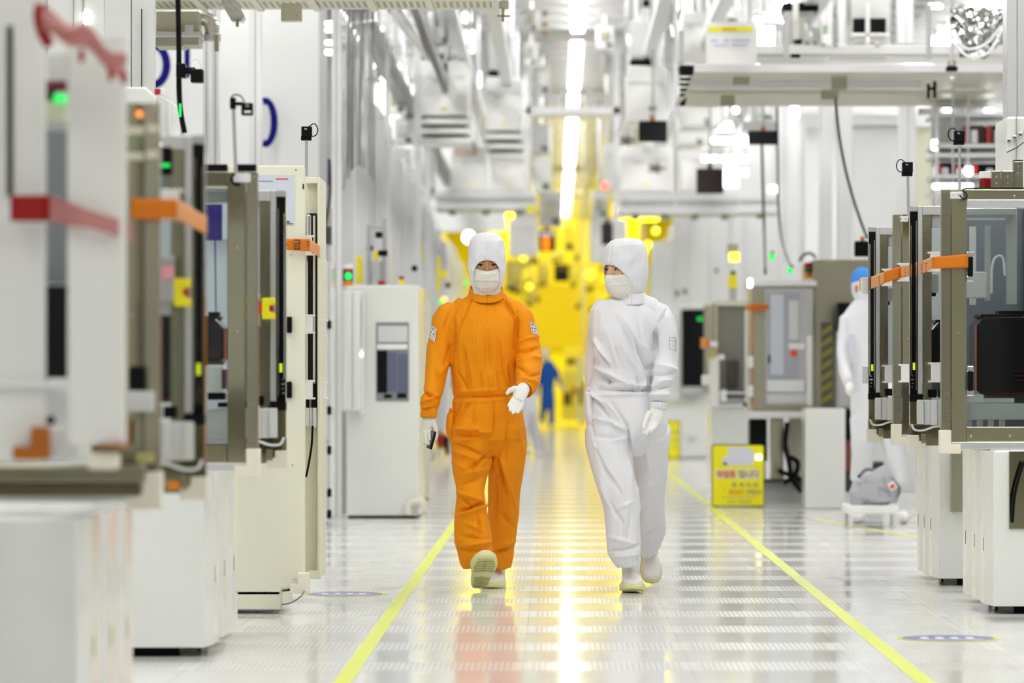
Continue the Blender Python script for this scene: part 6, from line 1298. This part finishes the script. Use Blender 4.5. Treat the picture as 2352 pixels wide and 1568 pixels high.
# heel strike: toe up, sole towards the camera; the other foot flat behind
boot(man, Vector((X_(1101,YM-.1), YM-.10, .012)), .16, math.radians(33), .30, .054, .15)
boot(man, Vector((X_(1145,YM+.38), YM+.38, .0)), -.12, 0, .29, .052, .16)
elastic(suit, W(1150,1297,YM+.24), (.048,.06), 1, ORF, Vector((0,0,-1)), 14, 'hem', .025)

# ------------------------------------------------------------------ the woman in white
YW = 20.2
wom = thing('person', 'person in a white cleanroom suit walking, head turned to the orange suited person', 'person', (X_(1445,YW), YW, 0))
tor = LF([(1450,668,.03,24,.06),(1450,684,.03,34,.075),(1449,697,.03,44,.085),(1446,712,.02,80,.10),(1438,735,.01,86,.12),(1432,765,0,78,.13),(1433,795,0,73,.135),(1435,825,0,68,.128),(1434,850,0,66,.12),(1430,872,0,68,.118),(1424,895,0,73,.125),(1430,925,0,82,.14),(1436,955,0,89,.15),(1441,985,.0,94,.15),(1443,1008,0,86,.135),(1446,1030,0,56,.10),(1447,1046,0,28,.06)], YW)
ws = LF([(1450,702,.02,34,.07),(1395,708,.02,21,.07),(1374,725,.02,12,.05)], YW); ws2 = LF([(1450,702,.02,34,.07),(1500,708,.02,22,.07),(1522,726,.02,12,.05)], YW)
wal = LF([(1374,718,.03,20,.07),(1370,745,.05,17,.07),(1366,785,.08,16,.065),(1361,825,.11,15.5,.06),(1360,860,.12,15,.06),(1361,890,.10,13,.05),(1364,905,.08,10,.04)], YW)
war = LF([(1500,702,.02,11,.05),(1513,714,.02,22,.07),(1524,738,.01,27,.085),(1530,770,0,27,.08),(1531,805,-.01,28,.076),(1528,835,-.03,28,.074),(1524,862,-.07,28,.07),(1520,882,-.10,22,.06),(1517,898,-.12,22,.058),(1514,915,-.13,22,.055),(1513,930,-.14,17,.045)], YW)
wll = LF([(1390,985,-.02,45,.13),(1392,1015,-.05,47,.12),(1402,1050,-.08,48,.115),(1412,1095,-.11,46,.105),(1424,1135,-.13,43,.10),(1430,1170,-.14,41,.095),(1432,1210,-.15,40,.09),(1433,1245,-.16,39,.09),(1434,1268,-.17,38,.085),(1438,1284,-.18,31,.075),(1441,1297,-.18,22,.06)], YW)
wlr = LF([(1494,985,.04,46,.13),(1494,1020,.08,44,.12),(1492,1060,.14,42,.11),(1490,1100,.20,40,.10),(1488,1140,.28,38,.095),(1492,1180,.36,34,.09),(1494,1215,.44,34,.09),(1490,1240,.50,30,.08),(1483,1256,.55,22,.07)], YW)
wS = [(1420,740,1462,820,5,-.009),(1455,775,1485,850,4,-.010),(1430,730,1470,800,5,.006),(1460,715,1475,790,4,-.005),(1395,760,1420,840,6,.007),(1405,780,1430,850,5,-.007),(1366,780,1400,830,5,.010),(1362,795,1400,845,4,-.012),(1425,790,1480,880,5,.006),(1472,800,1495,870,5,-.010),(1478,790,1500,835,5,.008),(1503,755,1507,810,4,-.012),(1505,750,1530,712,4,-.009),(1500,760,1520,720,4,.006),(1500,835,1490,850,4,-.01),
 (1370,845,1400,860,6,.014),(1372,860,1410,880,5,-.012),(1385,850,1440,885,5,.008),(1395,865,1400,890,3,-.008),(1375,895,1498,896,3,-.012),(1378,884,1495,886,4,.007),(1370,907,1500,906,4,.006),(1415,870,1460,890,5,.007),(1462,868,1470,900,3,-.008),(1480,870,1470,905,3,.005),
 (1350,895,1385,925,5,.010),(1355,905,1400,960,4,-.009),(1390,920,1430,965,5,.007),(1405,925,1445,985,4,-.010),(1362,960,1440,985,6,.010),(1350,955,1362,990,3,-.008),(1440,978,1448,1035,4,-.014),(1365,1000,1440,1010,6,-.007),(1400,1015,1448,1003,5,.008),(1370,1030,1405,1110,5,-.009),(1365,1020,1415,1115,5,.006),(1395,1080,1425,1130,4,-.008),(1380,1100,1400,1160,5,.007),(1440,1050,1448,1110,6,.006),(1400,1150,1430,1200,4,-.006),(1440,1160,1432,1240,4,.007),(1415,1165,1450,1150,5,.006),(1400,1230,1455,1245,5,.007),(1402,1262,1465,1250,4,-.008),(1408,1275,1460,1270,3,.006),(1455,1060,1460,1110,5,-.010),(1470,1120,1515,1110,7,.005),(1470,1175,1468,1230,5,-.008),(1480,1235,1520,1220,5,-.006),(1480,1000,1490,1080,7,.005),
 (1510,840,1552,850,6,.008),(1500,862,1550,858,4,-.008),(1512,880,1540,872,5,.010),(1498,892,1538,888,4,-.012),(1495,908,1535,905,5,.009),(1497,922,1530,922,3,-.007),(1540,740,1548,800,6,.005)]
wsuit = remeshed([tor, ws, ws2, wal, war, wll, wlr], 0.0056, 7, 'coverall', WHF, wom, wS, YW, .005)
cm = MB()
def collar2(u, v):
    a = 2*PI*u; return W(1450+31*math.sin(a)*(1+.28*v), 672+22*v+5*math.cos(a)*(.6+.6*v), YW+.02-.085*math.cos(a)*(1+.2*v)+.002*math.sin(12*a))
cm.grid(collar2, 60, 6).build('collar', WHF, wsuit, smooth=True, solid=.004)
xw = head_xf(W(1437,618,YW-.01), -math.radians(50), .04, 0)
head(wom, xw, SKINL, HOODF, gaze=-.45, hw=.98, open_top=.026, orx=.080)
remeshed([[(c, a*.58, b_*.58) for (c, a, b_) in q] for q in (tor, wal, war, wll, wlr)]+[[(W(1448,690,YW+.03), .05, .055),(W(1445,665,YW), .05, .055),(W(1440,640,YW), .065, .07),(W(1438,600,YW), .078, .08),(W(1440,575,YW), .06, .065)]], .012, 4, 'body', SKINL, wom, (), YW)
glove(wom, [(1514,925,-.14,12,.032),(1511,938,-.15,15,.032),(1505,955,-.16,19,.028),(1500,970,-.17,18,.024)],
  [[(1492,966,-.17,6.5),(1486,978,-.19,6.2),(1480,988,-.20,5.4),(1477,996,-.21,4.4)], [(1497,970,-.18,6.5),(1491,983,-.20,6),(1486,993,-.21,5),(1484,997,-.21,4)], [(1503,970,-.18,6.5),(1498,983,-.2,6),(1493,991,-.22,4.8)], [(1509,964,-.17,6),(1506,976,-.19,5.6),(1500,986,-.21,4.6)], [(1492,945,-.18,6),(1484,962,-.2,5.6),(1480,975,-.21,5),(1478,984,-.22,4.2)]], YW, GLOVE, vox=.0028, sm=5)
elastic(wsuit, W(1512,932,YW-.14), (.036,.042), 1, WHF, Vector((-.1,-.05,-1)), 20)
glove(wom, [(1362,895,.08,9,.03),(1362,910,.06,11,.03),(1364,925,.05,11,.025)], [[(1357,925,.05,4.2),(1356,940,.04,4),(1360,950,.03,3.4)],[(1363,926,.05,4.2),(1363,943,.04,4),(1366,952,.03,3.4)],[(1369,925,.05,4.2),(1370,941,.04,4),(1371,948,.03,3.4)],[(1374,922,.05,4),(1375,935,.04,3.8),(1375,941,.03,3.2)],[(1372,905,.03,4.4),(1377,918,.02,4.2),(1378,927,.01,3.6)]], YW, GLOVE, vox=.003, sm=4)
pk = LF([(1352,893,-.02,7,.05),(1353,915,-.03,11,.06),(1355,950,-.03,12,.065),(1358,980,-.02,8,.05)], YW)
remeshed([pk], .006, 4, 'side_pocket', WHF, wsuit, [(1345,898,1362,899,3,-.006)], YW, .003, (12,12,8))
elastic(wsuit, W(1441,1290,YW-.18), (.05,.06), 1, WHF, Vector((0,0,-1)), 16, 'hem', .05)
elastic(wsuit, W(1483,1258,YW+.55), (.04,.06), 1, WHF, Vector((-.1,0,-1)), 14, 'hem', .03)
m = MB(); e = [W(1538,774,YW-.104), W(1552,776,YW-.082), W(1553,806,YW-.082), W(1538,800,YW-.104)]
for a, b_ in ((0,1),(1,2),(2,3),(3,0)): m.tube([e[a], e[b_]], .0011, 5)
m.tube([e[0]*.72+e[3]*.28, e[1]*.72+e[2]*.28], .001, 5); m.tube([e[0]*.4+e[2]*.6, e[0]*.36+e[2]*.64], .0018, 5); m.build('badge_outline', M('grey_ink', (.25,.25,.25), .5), wsuit, 0)
boot(wom, Vector((X_(1447,YW+.02), YW+.02, .0)), .05, math.radians(3), .26, .052, .17)
# rear foot: heel up, toe on the floor
boot(wom, Vector((X_(1486,YW+.72), YW+.72, .17)), .12, -math.radians(42), .25, .048, .12)

# ------------------------------------------------------------------ people further back
def far_person(label, lofts, Y, cloth, hd, extra=()):
    r = thing('person', label, 'person', (hd[0], Y, 0))
    s = remeshed([LF(q, Y) for q in lofts], .014, 4, 'coverall', cloth, r, (), Y, .004)
    return r
bl = far_person('person in a blue cleanroom suit seen from behind at the yellow bay', [
  [(1256,828,0,9,.07),(1258,838,0,17,.09),(1258,850,0,19,.11),(1257,875,0,17,.11),(1257,895,0,15,.10),(1258,915,0,17,.12),(1256,935,0,14,.1)],
  [(1240,845,0,6,.06),(1236,865,0,5,.05),(1233,890,0,4.5,.05),(1234,905,0,4,.04)], [(1275,845,0,6,.06),(1281,862,0,5,.05),(1285,878,-.1,4.5,.05),(1287,886,-.12,3.6,.04)],
  [(1250,920,0,9,.09),(1248,940,0,8,.08),(1246,955,.1,7,.08),(1245,964,.15,6,.07)], [(1266,920,0,9,.09),(1267,945,0,7.5,.08),(1267,965,0,7,.07),(1267,975,0,6,.06)]], 86, BLUF, (X_(1258,86),))
YB = 86
for (nm, mt, c, rr) in (('hood', HOODF, (1251,815,0), (.105,.12,.15)), ('glove', GLOVE, (1288,890,-.12), (.04,.05,.08)), ('boot', BOOT, (1247,968,.2), (.07,.1,.06)), ('boot', BOOT, (1267,979,0), (.07,.12,.05)), ('glove', GLOVE, (1234,908,0), (.04,.05,.07))):
    MB().ell(W(c[0],c[1],YB+c[2]), rr).build(nm, mt, bl, smooth=True)
MB().ell(W(1251,806,YB), (.07,.08,.06)).build('cap_top', HOODF, bl, smooth=True); MB().ell(W(1251,818,YB-.09), (.06,.03,.09)).build('head', SKIN, bl, smooth=True) if False else None
wp = far_person('person in a white suit mostly hidden behind the orange suited person', [
  [(1205,800,0,10,.08),(1205,815,0,24,.1),(1206,850,0,24,.12),(1207,890,0,22,.11),(1210,930,0,24,.12),(1212,950,0,20,.12)],
  [(1202,935,0,13,.1),(1204,985,0,11,.09),(1210,1025,0,9,.07)], [(1220,935,0,13,.1),(1224,970,.1,12,.09),(1232,1010,.2,11,.08),(1236,1035,.25,9,.07)],
  [(1182,820,0,8,.06),(1180,860,0,7,.06),(1182,900,-.1,6,.05)], [(1228,820,0,8,.06),(1230,860,0,7,.06),(1226,895,-.1,6,.05)]], 56, WHF, (X_(1210,56),))
for (nm, mt, c, rr) in (('hood', HOODF, (1205,775,0), (.10,.12,.15)), ('boot', BOOT, (1212,1036,-.05), (.06,.13,.05)), ('boot', BOOT, (1238,1041,.2), (.06,.13,.05))):
    MB().ell(W(c[0],c[1],56+c[2]), rr).build(nm, mt, wp, smooth=True)
YT = 29.8
tw = far_person('technician in a white suit and blue cap seen from behind at the right', [
  [(1992,680,0,18,.07),(1990,700,0,34,.1),(1988,716,0,48,.12),(1990,770,0,50,.13),(1996,830,0,48,.13),(2000,890,0,46,.13),(2002,940,0,48,.14),(2004,985,0,46,.14)],
  [(1945,725,0,16,.08),(1940,770,0,15,.08),(1936,810,-.05,14,.075),(1940,850,-.15,13,.07),(1950,880,-.3,11,.06)], [(2035,725,0,16,.08),(2043,780,0,16,.08),(2046,830,-.05,15,.075),(2044,880,-.1,13,.06)],
  [(1984,960,0,32,.13),(1985,1010,0,29,.11),(1982,1050,.05,26,.10),(1978,1080,.1,24,.09),(1974,1105,.12,21,.08)], [(2032,960,0,28,.13),(2045,1010,0,25,.11),(2055,1050,0,22,.1),(2064,1085,0,18,.09),(2070,1110,.0,16,.08)]], YT, WHF, (X_(2000,YT),))
remeshed([LF([(1982,628,0,12,.05),(1980,645,0,24,.10),(1981,668,0,25,.10),(1987,688,0,21,.08),(1992,706,0,32,.09)], YT)], .010, 3, 'hood', HOODF, tw, (), YT, .003); MB().ell(W(1981,640,YT), (.085,.10,.085)).build('blue_cap', M('blue_cap_cloth', (.05,.30,.85), .6), tw, smooth=True)
MB().ell(W(1970,662,YT-.03), (.03,.06,.06)).build('head', SKIN, tw, smooth=True)
MB().ell(W(1952,893,YT-.33), (.035,.06,.05)).build('glove', GLOVE, tw, smooth=True); MB().ell(W(2043,890,YT-.12), (.035,.05,.06)).build('glove', GLOVE, tw, smooth=True)
for (px, dy) in ((1972,.0),(2072,-.1)): MB().ell((X_(px,YT), YT+dy, .045), (.055,.15,.045)).build('boot', BOOT, tw, smooth=True)
MB().pp([(1948,770),(1962,766),(1962,800),(1950,806)], YT-.16, .01).build('blue_badge', PALB, tw, 0)
# grey bag on a low stool
YG = 28.9
r = thing('low_stool', 'low white stool under the grey bag', 'stool', W(2005,1206,YG)); MB().pb(1944,1160,2064,1180,YG-.1,.5).build('top', WHM, r, .01)
for (a, dy) in ((1948,-.1),(2054,-.1),(1948,.34),(2054,.34)): MB().box(X_(a,YG),YG+dy,0,X_(a+8,YG),YG+dy+.05,Z_(1178,YG)).build('leg', ALW, r)
BAGF = fabric('grey_bag_cloth', (.46,.46,.50), 10, .5)
bag = thing('cloth_bag', 'grey cloth bag with a red label resting on a low stool', 'bag', W(2008,1160,YG))
bs = remeshed([LF([(2008,1160,.05,50,.10),(2006,1150,.05,56,.13),(2010,1125,.05,55,.13),(2008,1100,.05,44,.11),(2000,1085,.05,34,.08)], YG), LF([(1975,1158,.0,22,.08),(1970,1130,0,20,.09),(1975,1105,0,14,.06)], YG)], .008, 3, 'bag_body', BAGF, bag, [(1970,1110,2050,1130,4,-.008),(1985,1100,1990,1150,4,-.008),(2030,1100,2045,1150,4,-.009),(1975,1145,2040,1150,5,.008)], YG, .006, (10,10,7))
MB().pp([(1978,1108),(2022,1112),(2016,1150),(1974,1144)], YG-.10, .03).build('front_pocket', BAGF, bs, .006)
m = MB().tube(smooth_pts([W(1975,1092,YG),W(1990,1078,YG),W(2020,1082,YG),W(2046,1098,YG),W(2066,1125,YG),W(2052,1148,YG)]), .012, 8); m.build('strap', M('dark_strap', (.2,.19,.19), .7), bs, smooth=True)
MB().pp([(2038,1112),(2052,1104),(2062,1118),(2048,1128)], YG-.09, .01).build('white_label', WPAP, bs, 0); MB().pp([(2043,1116),(2052,1110),(2057,1117),(2048,1123)], YG-.094, .004).build('red_label', REDL, bs, 0); MB().pb(1970,1090,1976,1097,YG-.1,.02).build('blue_tag', BLU, bs, .003)
